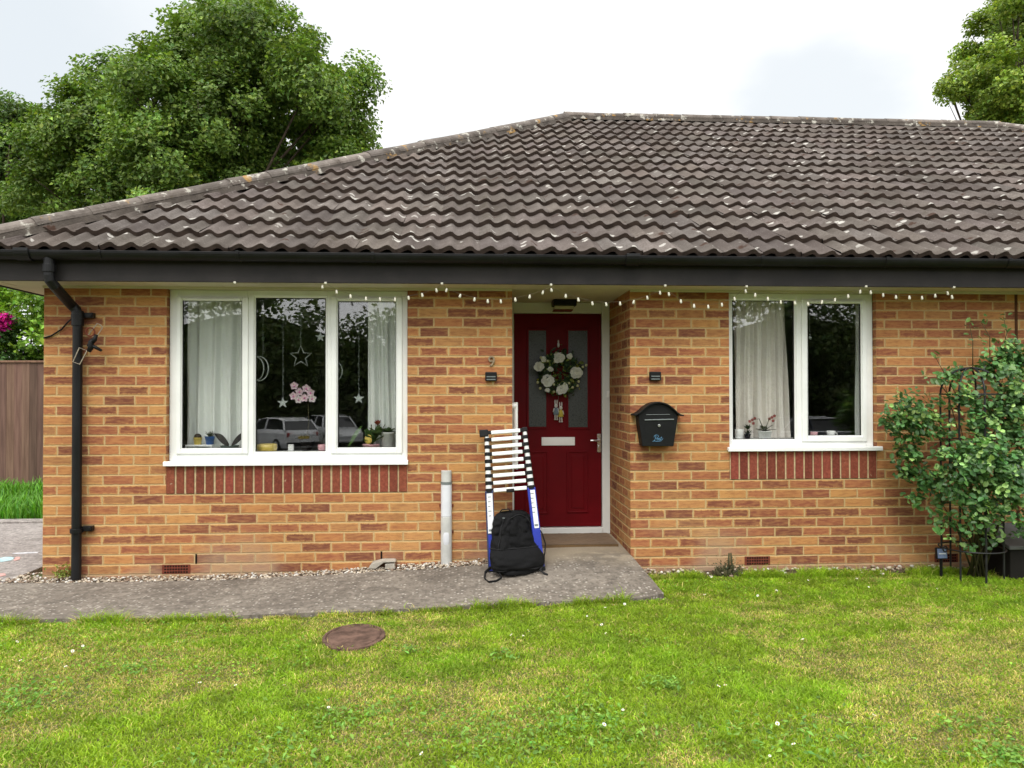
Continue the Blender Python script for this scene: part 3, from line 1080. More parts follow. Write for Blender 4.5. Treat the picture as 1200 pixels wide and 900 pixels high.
# soil bed beneath the pebbles
mb = MB()
mb.grid(lambda a, b: Vector((-0.3 + 3.82 * a, -0.14 + 0.145 * b, path_z(-0.3 + 3.82 * a) - 0.014)), 40, 1)
mb.box(4.463, 9, -0.13, 0.0, GZ - 0.1, GZ + 0.012)
tag(mb.build("soil", flat("dark_soil", (0.085, 0.06, 0.042), 0.95, 0.1, 0.35, 40, 0.8, 120)), kind="structure")

# ------------------------------------------------------------------ bungalow
print("house")
WL, WR = 0.0, 15.26
PITCHA = R(29.25)
G = 0.33
NROW = 17
RUN = NROW * G * math.cos(PITCHA)
OV = 0.33
EZ = 2.33
AP_Y = -OV + RUN
AP_Z = EZ + NROW * G * math.sin(PITCHA)
WBACK = 2 * AP_Y + 0.0
house = thing("bungalow", "single storey brick bungalow with brown tiled hipped roof and red door", "house", (0, 0, 0))
D1, D2 = 3.525, 4.452
W1 = (0.90, 2.715, 0.76)
W2 = (5.245, 6.447, 0.845)
REC = 0.86
mb = MB()


def rect(x0, x1, z0, z1, y=0.0):
    mb.add([(x0, y, z0), (x1, y, z0), (x1, y, z1), (x0, y, z1)], [(0, 1, 2, 3)])


def side(x, y0, y1, z0, z1, s):
    f = (0, 1, 2, 3) if s > 0 else (3, 2, 1, 0)
    mb.add([(x, y0, z0), (x, y1, z0), (x, y1, z1), (x, y0, z1)], [f])


ZB, ZT = -0.4, 2.1
rect(WL, W1[0], ZB, ZT)
rect(W1[0], W1[1], ZB, 0.525)
rect(W1[1], D1, ZB, ZT)
rect(D2, W2[0], ZB, ZT)
rect(W2[0], W2[1], ZB, 0.60)
rect(W2[1], WR, ZB, ZT)
side(W1[0], 0, 0.3, 0.525, ZT, 1)
side(W1[1], 0, 0.3, 0.525, ZT, -1)
side(W2[0], 0, 0.3, 0.60, ZT, 1)
side(W2[1], 0, 0.3, 0.60, ZT, -1)
side(D1, 0, REC + 0.1, ZB, ZT, 1)
side(D2, 0, REC + 0.1, ZB, ZT, -1)
side(WL, 0, WBACK, ZB, ZT, -1)
side(WR, 0, WBACK, ZB, ZT, 1)
mb.add([(WL, WBACK, ZB), (WR, WBACK, ZB), (WR, WBACK, ZT), (WL, WBACK, ZT)], [(3, 2, 1, 0)])
mb.build("wall", "brick", house, uvbrick=True)

# soldier course sills of brick on end
for (x0, x1, z0, z1, nb) in ((W1[0] - 0.005, W1[1] + 0.002, 0.527, 0.745, 25), (W2[0] + 0.004, W2[1], 0.602, 0.83, 16)):
    mb = MB()
    mb.box(x0, x1, 0.004, 0.28, z0 - 0.001, z1 + 0.02, 1)
    stp = (x1 - x0) / nb
    for i in range(nb):
        f = rr.uniform(0.75, 1.15)
        c = (0.225 * f, 0.060 * f * rr.uniform(0.9, 1.15), 0.036 * f)
        a = x0 + i * stp + 0.0068 + rr.uniform(-.0015, .0015)
        b_ = x0 + (i + 1) * stp - 0.0068 + rr.uniform(-.0015, .0015)
        mb.box(a, b_, -0.002 + rr.uniform(-0.002, 0.001), 0.1, z0 + 0.004, z1 - 0.001, 0, c)
    mb.build("brick_sill", ["soldier", "mortar"], house, bevel=0.003)

# damp course slots, air bricks, movement joint
for (px, py) in ((230, 655), (447, 652)):
    q = W(px, py, 0)
    MB().box(q.x - 0.006, q.x + 0.006, -0.004, 0.05, q.z - 0.035, q.z + 0.038).build("weep_vent", "hole", house)
for (xa, xb) in ((0.874, 1.082), (5.362, 5.566), (6.915, 7.108)):
    mb = MB()
    mb.box(xa, xb, -0.004, 0.08, -0.072, -0.004, 0)
    for j in range(3):
        for i in range(9):
            cx = xa + 0.014 + (xb - xa - 0.028) * (i + 0.5) / 9
            cz = -0.06 + 0.022 * j
            mb.box(cx - 0.006, cx + 0.006, -0.0055, 0.02, cz - 0.006, cz + 0.006, 1)
    mb.build("air_brick", ["terracotta", "hole"], house)
MB().box(7.605, 7.627, -0.004, 0.05, ZB, ZT - 0.002).build("movement_joint", "joint", house)

# soffit, fascia
mb = MB()
mb.box(-0.30, WR + 0.3, -0.30, -0.001, 2.1, 2.118)
mb.box(D1 + 0.001, D2 - 0.001, -0.0005, REC + 0.09, 2.0995, 2.117)
mb.box(-0.30, -0.001, 0.0, WBACK + 0.3, 2.1, 2.118)
mb.box(WR + 0.001, WR + 0.3, 0.0, WBACK + 0.3, 2.1, 2.118)
for xj in (-0.2, 3.52, 4.46, 7.62):     # board joints
    mb.box(xj, xj + 0.004, -0.299, -0.003, 2.0975, 2.1)
mb.box(WL, D1, -0.022, -0.001, 2.083, 2.0995)
mb.box(D2, WR, -0.022, -0.001, 2.083, 2.0995)
mb.build("soffit", "soffit", house)
mb = MB()
mb.box(-0.325, WR + 0.325, -0.325, -0.3005, 2.092, 2.325)
mb.box(-0.325, -0.3005, -0.30, WBACK + 0.3, 2.092, 2.325)
mb.box(WR + 0.3005, WR + 0.325, -0.30, WBACK + 0.3, 2.092, 2.325)
mb.box(-0.325, WR + 0.325, WBACK + 0.3, WBACK + 0.325, 2.092, 2.325)
mb.build("fascia", "fascia", house, bevel=0.003)

# gutter: half round trough, joints and brackets
mb = MB()
prof = [(-0.328 - 0.056 + 0.056 * math.cos(a), 2.292 + 0.062 * math.sin(a)) for a in np.linspace(0, -PI, 13)]
prof_in = [(-0.384 + 0.051 * math.cos(a), 2.292 + 0.057 * math.sin(a)) for a in np.linspace(-PI, 0, 13)]
poly = prof + prof_in
mb.prism(poly, -0.40, WR + 0.4, plane="yz")
pj = [W(740, 300, -0.38).x, 3.0 * 0 + 7.62, 0.075, 11.0]
for xj in pj:
    pr2 = [(-0.384 + 0.068 * math.cos(a), 2.292 + 0.070 * math.sin(a)) for a in np.linspace(0.18, -PI - 0.18, 13)]
    pi2 = [(-0.384 + 0.060 * math.cos(a), 2.292 + 0.063 * math.sin(a)) for a in np.linspace(-PI - 0.18, 0.18, 13)]
    mb.prism(pr2 + pi2, xj - 0.05, xj + 0.05, plane="yz")
for xj in np.arange(0.6, 15, 0.95):
    pr2 = [(-0.384 + 0.0625 * math.cos(a), 2.292 + 0.066 * math.sin(a)) for a in np.linspace(0.1, -PI - 0.1, 11)]
    pi2 = [(-0.384 + 0.058 * math.cos(a), 2.292 + 0.0615 * math.sin(a)) for a in np.linspace(-PI - 0.1, 0.1, 11)]
    mb.prism(pr2 + pi2, xj - 0.012, xj + 0.012, plane="yz")
gut = mb.build("gutter", "black_pvc", house, bevel=0.002)

# downpipe with offset
mb = MB()
xo = W(58, 315, -0.38).x
x1 = W(90.5, 400, -0.06).x
zb1 = W(60, 333, -0.38).z
z2 = W(90, 366, -0.06).z
mb.tube([(xo, -0.384, 2.26), (xo, -0.384, 2.115)], 0.036, 16)
mb.tube([(xo, -0.384, 2.20), (xo, -0.384, 2.145)], 0.043, 16)
mb.tube([(xo, -0.384, 2.13), (xo + 0.005, -0.38, 2.085), (xo + 0.02, -0.36, 2.055), (x1 - 0.035, -0.085, z2 + 0.055), (x1 - 0.01, -0.06, z2 + 0.02), (x1, -0.055, z2 - 0.02)], 0.0365, 16)
mb.tube([(x1, -0.055, z2 + 0.0), (x1, -0.055, -0.09)], 0.034, 18)
mb.tube([(x1, -0.055, z2 + 0.01), (x1, -0.055, z2 - 0.10)], 0.042, 18)
dpipe = mb.build("downpipe", "black_pvc", house, smooth=False, bevel=0.002)
for zc in (z2 - 0.03, W(92, 622, -0.06).z):
    mb = MB()
    mb.tube([(x1, -0.055, zc + 0.016), (x1, -0.055, zc - 0.016)], 0.045, 18)
    mb.box(x1 + 0.03, x1 + 0.105, -0.045, -0.001, zc - 0.008, zc + 0.030)
    mb.tube([(x1 + 0.09, -0.06, zc + 0.012), (x1 + 0.09, -0.03, zc + 0.012)], 0.013, 10)
    mb.build("pipe_clip", "black_pvc", dpipe, bevel=0.002)

# ---------------- tiles


def wave(t):
    """height over one 0.15 m roll: long rise out of the pan to a roll, then a quick fall"""
    t = t - math.floor(t)
    if t < 0.68:
        k = t / 0.68
        return 0.5 - 0.5 * math.cos(PI * k ** 1.25)
    k = (t - 0.68) / 0.32
    return 0.5 + 0.5 * math.cos(PI * k)


AMP = 0.033
TW = 0.30
NS = 16


def roof_tiles(org, ud, vd, nrm, u0fn, u1fn, seed):
    """org: point at eave; ud along the eave, vd up the slope. u0fn/u1fn(s): cut lines."""
    r = random.Random(seed)
    mb = MB()
    for k in range(NROW):
        s0 = k * G
        s1 = (k + 1) * G + 0.03
        smid = s0
        ua = min(u0fn(s0), u0fn(s1))
        ub = max(u1fn(s0), u1fn(s1))
        i0 = math.floor(ua / TW)
        i1 = math.ceil(ub / TW)
        for i in range(i0, i1):
            c = r.uniform(0.80, 1.15) * (1 + 0.35 * mnoise.noise(Vector((i * 0.35, k * 0.5, seed))))
            cc_ = (c * r.uniform(0.97, 1.05), c, c * r.uniform(0.95, 1.03))
            dz = r.uniform(0, 0.011)
            ds = r.uniform(-0.010, 0.010)
            tl = r.uniform(-0.007, 0.007)
            cols = []
            for j in range(NS + 1):
                u = i * TW + TW * j / NS
                h = AMP * wave((u + 0.02) / 0.15)
                tilt = tl * (j / NS - 0.5)
                cols.append((u, h, tilt))
            pts, ok = [], []
            for (u, h, tilt) in cols:
                lo, hi = u0fn(s0 + 0.05), u1fn(s0 + 0.05)
                uc = min(max(u, lo), hi)
                uc2 = min(max(u, u0fn(s1)), u1fn(s1))
                b0 = org + ud * uc + vd * (s0 + ds) + nrm * (h + 0.006)
                b1 = org + ud * uc + vd * (s0 + ds) + nrm * (h + 0.036 + dz + tilt)
                b1b = org + ud * uc + vd * (s0 + ds + 0.006) + nrm * (h + 0.041 + dz + tilt)
                b2 = org + ud * uc2 + vd * s1 + nrm * (h + 0.004)
                pts.append((b0, b1, b1b, b2))
                ok.append(uc2)
            vs, fs, fe = [], [], []
            for q in pts:
                vs.extend(q)
            for j in range(NS):
                if pts[j][1] == pts[j + 1][1] and (pts[j][3] - pts[j + 1][3]).length < 1e-6:
                    continue
                a, b = j * 4, (j + 1) * 4
                fe += [(a, b, b + 1, a + 1)]
                fs += [(a + 1, b + 1, b + 2, a + 2), (a + 2, b + 2, b + 3, a + 3)]
            if fs:
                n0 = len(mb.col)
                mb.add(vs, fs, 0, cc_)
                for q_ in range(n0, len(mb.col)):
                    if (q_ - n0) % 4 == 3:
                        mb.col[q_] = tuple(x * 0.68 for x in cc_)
                mb.add(vs, fe, 1, cc_)
    return mb


XA1 = -OV + RUN
XA2 = WR + OV - RUN
ca_, sa_ = math.cos(PITCHA), math.sin(PITCHA)
L_ = WR + 2 * OV
Lb = WBACK + 2 * OV
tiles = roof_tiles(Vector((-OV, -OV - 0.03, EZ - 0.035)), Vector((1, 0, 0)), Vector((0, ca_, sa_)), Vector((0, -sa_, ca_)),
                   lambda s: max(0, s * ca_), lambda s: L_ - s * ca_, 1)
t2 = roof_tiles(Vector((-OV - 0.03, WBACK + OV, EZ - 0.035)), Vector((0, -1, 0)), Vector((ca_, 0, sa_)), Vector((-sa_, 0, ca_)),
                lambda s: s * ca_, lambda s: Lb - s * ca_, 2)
tiles.add(t2.v, t2.f, 0)
tiles.mi[-len(t2.f):] = t2.mi
tiles.col[-len(t2.v):] = t2.col
# rear and far side planes
Ez = EZ + 0.0
tiles.add([(-OV, WBACK + OV, Ez), (WR + OV, WBACK + OV, Ez), (XA2, AP_Y + 0.05, AP_Z), (XA1, AP_Y + 0.05, AP_Z)], [(1, 0, 3, 2)], 0, (0.9, 0.9, 0.9))
tiles.add([(WR + OV, -OV, Ez), (WR + OV, WBACK + OV, Ez), (XA2, AP_Y + 0.05, AP_Z), (XA2, AP_Y, AP_Z)], [(0, 1, 2, 3)], 0, (0.9, 0.9, 0.9))
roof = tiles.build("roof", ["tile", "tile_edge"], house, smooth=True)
try:
    me = roof.data
    bpy.context.view_layer.objects.active = roof
    for p_ in me.polygons:
        p_.use_smooth = True
    md_ = None
    me.set_sharp_from_angle(angle=R(50))
except Exception as e:
    print("sharp", e)


def ridge_run(a, b, name, seed, r0=0.085, lift=0.045):
    r = random.Random(seed)
    a, b = Vector(a), Vector(b)
    d = (b - a)
    n = max(2, round(d.length / 0.42))
    d.normalize()
    sd_ = d.cross(Vector((0, 0, 1))).normalized()
    up = sd_.cross(d)
    mb = MB()
    for i in range(n):
        p0 = a + (b - a) * (i / n) + up * r.uniform(-0.006, 0.006)
        p1 = a + (b - a) * ((i + 1.05) / n)
        c = r.uniform(0.75, 1.2)
        vs, fs = [], []
        for (q, rr_) in ((p0, r0 * 1.04), (p1, r0 * 0.98)):
            for k in range(11):
                an = PI * k / 10
                vs.append(q + sd_ * rr_ * 1.12 * math.cos(an) + up * (rr_ * 0.82 * math.sin(an) + lift - 0.055))
        fs = [(k, k + 1, 12 + k, 11 + k) for k in range(10)]
        fs.append(tuple(range(11)))
        fs.append(tuple(range(21, 10, -1)))
        mb.add(vs, fs, 0, (c, c, c))
        # mortar bedding
        for s_ in (-1, 1):
            mb.add([p0 + sd_ * s_ * r0 * 1.3 - up * 0.065, p1 + sd_ * s_ * r0 * 1.3 - up * 0.065, p1 + sd_ * s_ * r0 * 1.04 + up * 0.004, p0 + sd_ * s_ * r0 * 1.04 + up * 0.004],
                   [(0, 1, 2, 3)], 0, (0.5, 0.48, 0.45))
    return mb.build(name, "ridge", house, smooth=False)


ridge_run((-OV + 0.0, -OV + 0.0, EZ + 0.055), (XA1, AP_Y, AP_Z + 0.045), "hip_ridge", 1)
ridge_run((XA1 - 0.05, AP_Y, AP_Z + 0.045), (XA2 + 0.05, AP_Y, AP_Z + 0.045), "ridge", 2)
ridge_run((WR + OV, -OV, EZ + 0.055), (XA2, AP_Y, AP_Z + 0.045), "hip_ridge", 3)
ridge_run((-OV, WBACK + OV, EZ + 0.055), (XA1, AP_Y, AP_Z + 0.045), "hip_ridge", 4)

# ---------------- windows


def frame_ring(mb, x0, x1, z0, z1, w, y0, y1, mi=0):
    mb.box(x0, x0 + w, y0, y1, z0, z1, mi)
    mb.box(x1 - w, x1, y0, y1, z0, z1, mi)
    mb.box(x0 + w, x1 - w, y0, y1, z0, z0 + w, mi)
    mb.box(x0 + w, x1 - w, y0, y1, z1 - w, z1, mi)


def chamfer_ring(mb, X0, X1, Z0, Z1, x0, x1, z0, z1, yo, yi, mi=0):
    """sloped bead from the outer rectangle at depth yo to the inner one at depth yi"""
    o = [(X0, yo, Z0), (X1, yo, Z0), (X1, yo, Z1), (X0, yo, Z1)]
    i = [(x0, yi, z0), (x1, yi, z0), (x1, yi, z1), (x0, yi, z1)]
    mb.add(o + i, [(k, (k + 1) % 4, 4 + (k + 1) % 4, 4 + k) for k in range(4)], mi)


def pane(parent, g, y):
    MB().box(g[0] - 0.008, g[1] + 0.008, y, y + 0.024, g[2] - 0.008, g[3] + 0.008).build("pane", "glass", parent)


def fixed_light(fr_mb, g, out, y0=0.05):
    """glazing bead + gasket straight in the frame; out = limits of the surrounding frame face"""
    chamfer_ring(fr_mb, out[0], out[1], out[2], out[3], g[0] - 0.004, g[1] + 0.004, g[2] - 0.004, g[3] + 0.004, y0, y0 + 0.018)


def sash(parent, out, g, vent=False):
    mb = MB()
    y = 0.036
    bw = 0.012
    X0, X1, Z0, Z1 = g[0] - bw, g[1] + bw, g[2] - bw, g[3] + bw
    mb.box(out[0], X0, y, 0.10, out[2], out[3])
    mb.box(X1, out[1], y, 0.10, out[2], out[3])
    mb.box(X0, X1, y, 0.10, out[2], Z0)
    mb.box(X0, X1, y, 0.10, Z1, out[3])
    s = mb.build("sash", "upvc", parent, bevel=0.004)
    mb = MB()
    chamfer_ring(mb, X0, X1, Z0, Z1, g[0] + 0.0005, g[1] - 0.0005, g[2] + 0.0005, g[3] - 0.0005, y + 0.002, y + 0.018)
    frame_ring(mb, g[0] - 0.0045, g[1] + 0.0045, g[2] - 0.0045, g[3] + 0.0045, 0.005, y + 0.014, y + 0.03, 1)
    mb.build("glazing_bead", ["upvc", "gasket"], parent)
    pane(parent, g, y + 0.024)
    return s


def P(px, py, y):
    q = W(px, py, y)
    return q.x, q.z


def window(spec, sill):
    x0, x1, z0, z1 = spec["out"]
    mb = MB()
    yF, yB = 0.05, 0.115
    # outer frame and mullions
    cells = spec["cells"]
    mb.box(x0, cells[0]["c"][0], yF, yB, z0, z1)
    mb.box(cells[-1]["c"][1], x1, yF, yB, z0, z1)
    for a, b in zip(cells[:-1], cells[1:]):
        mb.box(a["c"][1], b["c"][0], yF, yB, z0, z1)
    for c in cells:
        mb.box(c["c"][0], c["c"][1], yF, yB, z0, c["c"][2])
        mb.box(c["c"][0], c["c"][1], yF, yB, c["c"][3], z1)
    f = mb.build("window", "upvc", house, bevel=0.003)
    for c in cells:
        g = c["g"]
        if c["sash"]:
            o = c["c"]
            sash(f, (o[0] - 0.006, o[1] + 0.006, o[2] - 0.006, o[3] + 0.006), g)
            mb = MB()
            mb.box(o[0] + 0.05, o[1] - 0.05, 0.022, 0.0355, o[3] - 0.024, o[3] - 0.004)
            mb.build("trickle_vent", "upvc", f, bevel=0.004)
        else:
            mb = MB()
            o = c["c"]
            chamfer_ring(mb, o[0] + 0.0005, o[1] - 0.0005, o[2] + 0.0005, o[3] - 0.0005, g[0], g[1], g[2], g[3], yF + 0.003, yF + 0.02)
            frame_ring(mb, g[0] - 0.005, g[1] + 0.005, g[2] - 0.005, g[3] + 0.005, 0.005, yF + 0.016, yF + 0.034, 1)
            mb.build("glazing_bead", ["upvc", "gasket"], f)
            pane(f, g, yF + 0.026)
    sx0, sx1, sz0, sz1 = sill
    mb = MB()
    mb.prism([(-0.035, sz0), (-0.035, sz0 + 0.026), (-0.028, sz0 + 0.034), (0.049, sz1), (0.049, sz0 + 0.012), (-0.02, sz0 + 0.004), (-0.02, sz0)], sx0, sx1, plane="yz")
    mb.build("sill", "upvc", f, bevel=0.003)
    mb = MB()
    mb.box(x0 + 0.0, x1 - 0.0, 0.116, 0.30, z0 - 0.03, z0 + 0.06)
    mb.build("window_board", "upvc", f, bevel=0.006)
    return f


def cellpx(g, c, is_sash, y=0.06):
    gx0, gz1 = P(g[0], g[1], y)
    gx1, gz0 = P(g[2], g[3], y)
    cx0, cz1 = P(c[0], c[1], 0.05)
    cx1, cz0 = P(c[2], c[3], 0.05)
    return dict(g=(gx0, gx1, gz0, gz1), c=(cx0, cx1, cz0, cz1), sash=is_sash)


w1 = dict(out=(W1[0] + 0.004, W1[1] - 0.004, W1[2] + 0.012, 2.082),
          cells=[cellpx((215, 352.6, 283, 524.6), (208.5, 349, 290, 530.5), True),
                 cellpx((300.3, 349.5, 380.6, 528.3), (297.5, 346.5, 383.5, 531.5), False),
                 cellpx((396.7, 353.6, 463.6, 523.7), (389.5, 349, 470.5, 530.0), True)])
win1 = window(w1, (W1[0] - 0.012, W1[1] + 0.006, 0.742, 0.774))
w2 = dict(out=(W2[0] + 0.004, W2[1] - 0.004, W2[2] + 0.012, 2.082),
          cells=[cellpx((859, 352.5, 931, 514), (856.3, 350, 934, 517), False),
                 cellpx((946, 356.4, 1008, 509.7), (939.5, 352, 1014.5, 516.0), True)])
win2 = window(w2, (W2[0] - 0.02, W2[1] + 0.03, 0.828, 0.858))
MB().box(W1[0] + 0.002, W1[1] - 0.002, 0.03, 0.3, 2.0825, 2.0985).build("window_head", "soffit", house)
MB().box(W2[0] + 0.002, W2[1] - 0.002, 0.03, 0.3, 2.0825, 2.0985).build("window_head", "soffit", house)

# rooms behind the glass
mb = MB()


def room(x0, x1, y0, y1, z0, z1, wx0, wx1, wz0):
    q = [(x0, y0, z0), (x1, y0, z0), (x1, y1, z0), (x0, y1, z0), (x0, y0, z1), (x1, y0, z1), (x1, y1, z1), (x0, y1, z1)]
    mb.add(q, [(4, 7, 6, 5), (1, 5, 6, 2), (2, 6, 7, 3), (3, 7, 4, 0)], 0)
    mb.add(q, [(0, 3, 2, 1)][::-1], 1)
    for (a, b, c, d) in ((x0, wx0, z0, z1), (wx1, x1, z0, z1), (wx0, wx1, z0, wz0)):
        mb.add([(a, y0, c), (b, y0, c), (b, y0, d), (a, y0, d)], [(0, 1, 2, 3)], 0)


room(0.15, 3.42, 0.30, 4.4, -0.02, 2.35, W1[0], W1[1], 0.74)
room(4.60, 7.5, 0.30, 4.4, -0.02, 2.35, W2[0], W2[1], 0.82)
mb.add([(-0.2, -0.2, 2.36), (WR, -0.2, 2.36), (WR, WBACK, 2.36), (-0.2, WBACK, 2.36)], [(0, 1, 2, 3)], 0)
mb.build("interior_wall", ["plaster", "carpet"], house)

# ---------------- front door
dz0 = 0.075
fx0, fx1 = 3.535, 4.447
mb = MB()
yD = REC
xl0, xl1 = 3.595, 4.376
lz0, lz1 = 0.098, 1.998
mb.box(fx0, xl0 - 0.004, yD - 0.012, yD + 0.07, 0.035, 2.098)
mb.box(xl1 + 0.004, fx1 + 0.003, yD - 0.012, yD + 0.07, 0.035, 2.098)
mb.box(xl0 - 0.004, xl1 + 0.004, yD - 0.012, yD + 0.07, lz1 + 0.004, 2.098)
mb.box(xl0 - 0.004, xl1 + 0.004, yD - 0.03, yD + 0.07, 0.035, lz0 - 0.006)
dfr = mb.build("door_frame", "upvc_frame", house, bevel=0.004)
mb = MB()
gl = [(3.722, 3.882, 0.99, 1.85), (4.078, 4.254, 0.985, 1.85)]
pn = [(3.70, 3.885, 0.225, 0.76), (4.075, 4.25, 0.232, 0.76)]
mb.box(xl0, xl1, yD + 0.012, yD + 0.05, lz0, lz1)
for (a, b, c, d) in gl:
    frame_ring(mb, a - 0.018, b + 0.018, c - 0.022, d + 0.018, 0.02, yD + 0.002, yD + 0.013)
for (a, b, c, d) in pn:
    frame_ring(mb, a - 0.012, b + 0.012, c - 0.012, d + 0.012, 0.014, yD + 0.003, yD + 0.013)
    frame_ring(mb, a + 0.028, b - 0.028, c + 0.028, d - 0.028, 0.008, yD + 0.007, yD + 0.013)
    mb.box(a + 0.034, b - 0.034, yD + 0.006, yD + 0.014, c + 0.034, d - 0.034)
door = mb.build("door", "door_red", house, bevel=0.004)
for (a, b, c, d) in gl:
    MB().box(a, b, yD + 0.006, yD + 0.0125, c, d).build("door_glass", "door_glass", door)
mb = MB()
mb.box(3.838, 4.136, yD - 0.002, yD + 0.012, 0.822, 0.896)
mb.box(3.852, 4.122, yD - 0.006, yD - 0.002, 0.834, 0.886)
mb.build("letter_plate", "white_metal", door, bevel=0.003)
mb = MB()
hx, hz0, hz1 = 4.352, 0.725, 0.945
hx = W(702, 520, REC).x
hz1 = W(702, 508.5, REC).z
hz0 = W(702, 530, REC).z
mb.box(hx - 0.016, hx + 0.016, yD - 0.002, yD + 0.012, hz0, hz1)
hz = W(700, 516, REC).z
mb.tube([(hx, yD + 0.01, hz), (hx, yD - 0.045, hz)], 0.010, 10)
mb.tube([(hx + 0.002, yD - 0.045, hz), (hx - 0.06, yD - 0.050, hz + 0.002), (hx - 0.085, yD - 0.045, hz + 0.001)], 0.009, 10)
mb.tube([(hx, yD - 0.008, hz0 + 0.05), (hx, yD + 0.012, hz0 + 0.05)], 0.012, 12)
mb.build("door_handle", "chrome", door, bevel=0.002)
mb = MB()
q = W(712.5, 462, REC - 0.012)
mb.box(q.x - 0.012, q.x + 0.012, yD - 0.03, yD - 0.012, q.z - 0.03, q.z + 0.03)
mb.build("bell_push", "white_metal", dfr, bevel=0.004)
# inner hall wall behind the frame, kept closed
MB().box(fx0 - 0.2, fx1 + 0.2, yD + 0.071, yD + 0.12, -0.1, 2.35).build("hall_wall", "plaster", house)

# house number
txt = bpy.data.curves.new("house_number", "FONT")
txt.body = "9"
txt.size = 0.115
txt.extrude = 0.006
txt.bevel_depth = 0.0015
txt.align_x = "CENTER"
to = bpy.data.objects.new("house_number", txt)
COL.objects.link(to)
bpy.context.view_layer.update()
dg = bpy.context.evaluated_depsgraph_get()
me = bpy.data.meshes.new_from_object(to.evaluated_get(dg))
bpy.data.objects.remove(to)
me.materials.clear()
me.materials.append(MAT["brass"])
num = bpy.data.objects.new("house_number", me)
COL.objects.link(num)
num.parent = house
q = W(576, 423, 0)
num.location = (q.x, -0.008, q.z - 0.042)
num.rotation_euler = (PI / 2, 0, 0)

# ---------------- wall fittings
for (px, py, lab) in ((575.3, 441.5, "small black wall light below the number nine by the door"), (767, 441, "small black wall light above the black letterbox")):
    q = W(px, py, 0)
    t = thing("wall_light", lab, "wall light", (q.x, 0, q.z), "black wall lights either side of the door")
    mb = MB()
    mb.box(q.x - 0.045, q.x + 0.045, -0.035, -0.001, q.z - 0.034, q.z + 0.036)
    mb.build("housing", "black_pl", t, bevel=0.006)
    mb = MB()
    mb.box(q.x - 0.034, q.x + 0.034, -0.037, -0.0352, q.z - 0.004, q.z + 0.004)
    mb.box(q.x - 0.034, q.x + 0.034, -0.037, -0.0352, q.z - 0.026, q.z - 0.018)
    mb.build("lens", "grey_line", t)

# letterbox
q = W(771, 498, -0.12)
lx, lzc = q.x, q.z
t = thing("letterbox", "black metal letterbox with arched lid fixed to the brick wall", "letterbox", (lx, 0, lzc))


def LB(px, py, y=-0.115):
    v = W(px, py, y)
    return v.x, v.z


bt = [LB(748.2, 490), LB(794.4, 490), LB(789.4, 523), LB(753.0, 523)]
top_arc = [LB(748.2, 487)] + [LB(*p_) for p_ in ((752, 482), (757, 477.5), (762, 474.5), (767, 473), (772, 472.7), (777, 473.3), (782, 475.3), (787, 478.6), (791, 482.5), (794.4, 487))]
mb = MB()
mb.prism([bt[3], bt[2], bt[1]] + top_arc[::-1] + [bt[0]], -0.115, -0.002)
mb.build("body", "postbox", t, bevel=0.004)
arc = [LB(742.5, 485.2), LB(746, 484.6), LB(750, 482), LB(755, 477.5), LB(760.5, 473.5), LB(766, 471.4), LB(772, 470.8), LB(778, 471.8), LB(783.5, 474.3), LB(789, 478.8), LB(793.5, 483), LB(797, 485.3), LB(800.5, 486)]
low = [(a, b - 0.012) for a, b in arc]
mb = MB()
mb.prism(arc + low[::-1], -0.14, -0.003)
mb.build("lid", "postbox", t, bevel=0.002)
mb = MB()
a, b = LB(755.5, 492.2), LB(789.5, 491.4)
mb.tube([(a[0], -0.1185, a[1]), (b[0], -0.1185, b[1])], 0.0045, 8)
a, b = LB(757, 486), LB(785, 485.6)
mb.tube([(a[0], -0.117, a[1]), (b[0], -0.117, b[1])], 0.002, 6)
mb.build("slot_edge", "grey_line", t)
a = LB(772.3, 498.8)
mb = MB()
mb.tube([(a[0], -0.123, a[1]), (a[0], -0.114, a[1])], 0.011, 14)
mb.build("lock", "chrome", t, bevel=0.002)
# script lettering "Post" with its flourish, drawn as pen strokes
S = 0.0066
o_ = LB(765.6, 516.2)


def pen(mb, pts, r=0.0016):
    P_ = []
    for i in range(len(pts) - 1):
        p0, p1, p2, p3 = pts[max(i - 1, 0)], pts[i], pts[i + 1], pts[min(i + 2, len(pts) - 1)]
        for k in range(5):
            u = k / 5
            P_.append(tuple(0.5 * ((2 * p1[j]) + (-p0[j] + p2[j]) * u + (2 * p0[j] - 5 * p1[j] + 4 * p2[j] - p3[j]) * u * u + (-p0[j] + 3 * p1[j] - 3 * p2[j] + p3[j]) * u ** 3) for j in (0, 1)))
    P_.append(pts[-1])
    mb.tube([(o_[0] + a * S, -0.1165, o_[1] + b * S) for a, b in P_], r, 6)


mb = MB()
pen(mb, [(0.2, -0.6), (1.2, -0.2), (2.2, 2.2), (3.2, 5.6)])                         # P stem
pen(mb, [(1.0, 3.6), (1.0, 5.0), (2.6, 6.3), (4.8, 6.3), (5.9, 5.0), (5.2, 3.2), (3.4, 2.5), (2.4, 2.9)])   # P bowl
pen(mb, [(5.0, 2.4), (4.3, 1.6), (4.6, 0.5), (5.6, 0.6), (6.0, 1.7), (5.2, 2.5), (6.4, 2.0)])   # o
pen(mb, [(6.4, 2.0), (7.4, 2.9), (7.2, 1.9), (7.8, 1.0), (7.0, 0.4), (6.4, 0.8)])     # s
pen(mb, [(7.8, 1.0), (8.8, 1.9), (9.7, 4.4), (9.0, 2.2), (8.8, 0.9), (9.6, 0.5), (10.6, 1.2), (11.4, 2.6)])    # t
pen(mb, [(8.4, 3.2), (10.4, 3.5)], 0.0016)
pen(mb, [(-1.0, -1.0), (1.5, -0.6), (4.0, -1.1), (7.0, -0.9), (9.5, -0.2)], 0.0017)
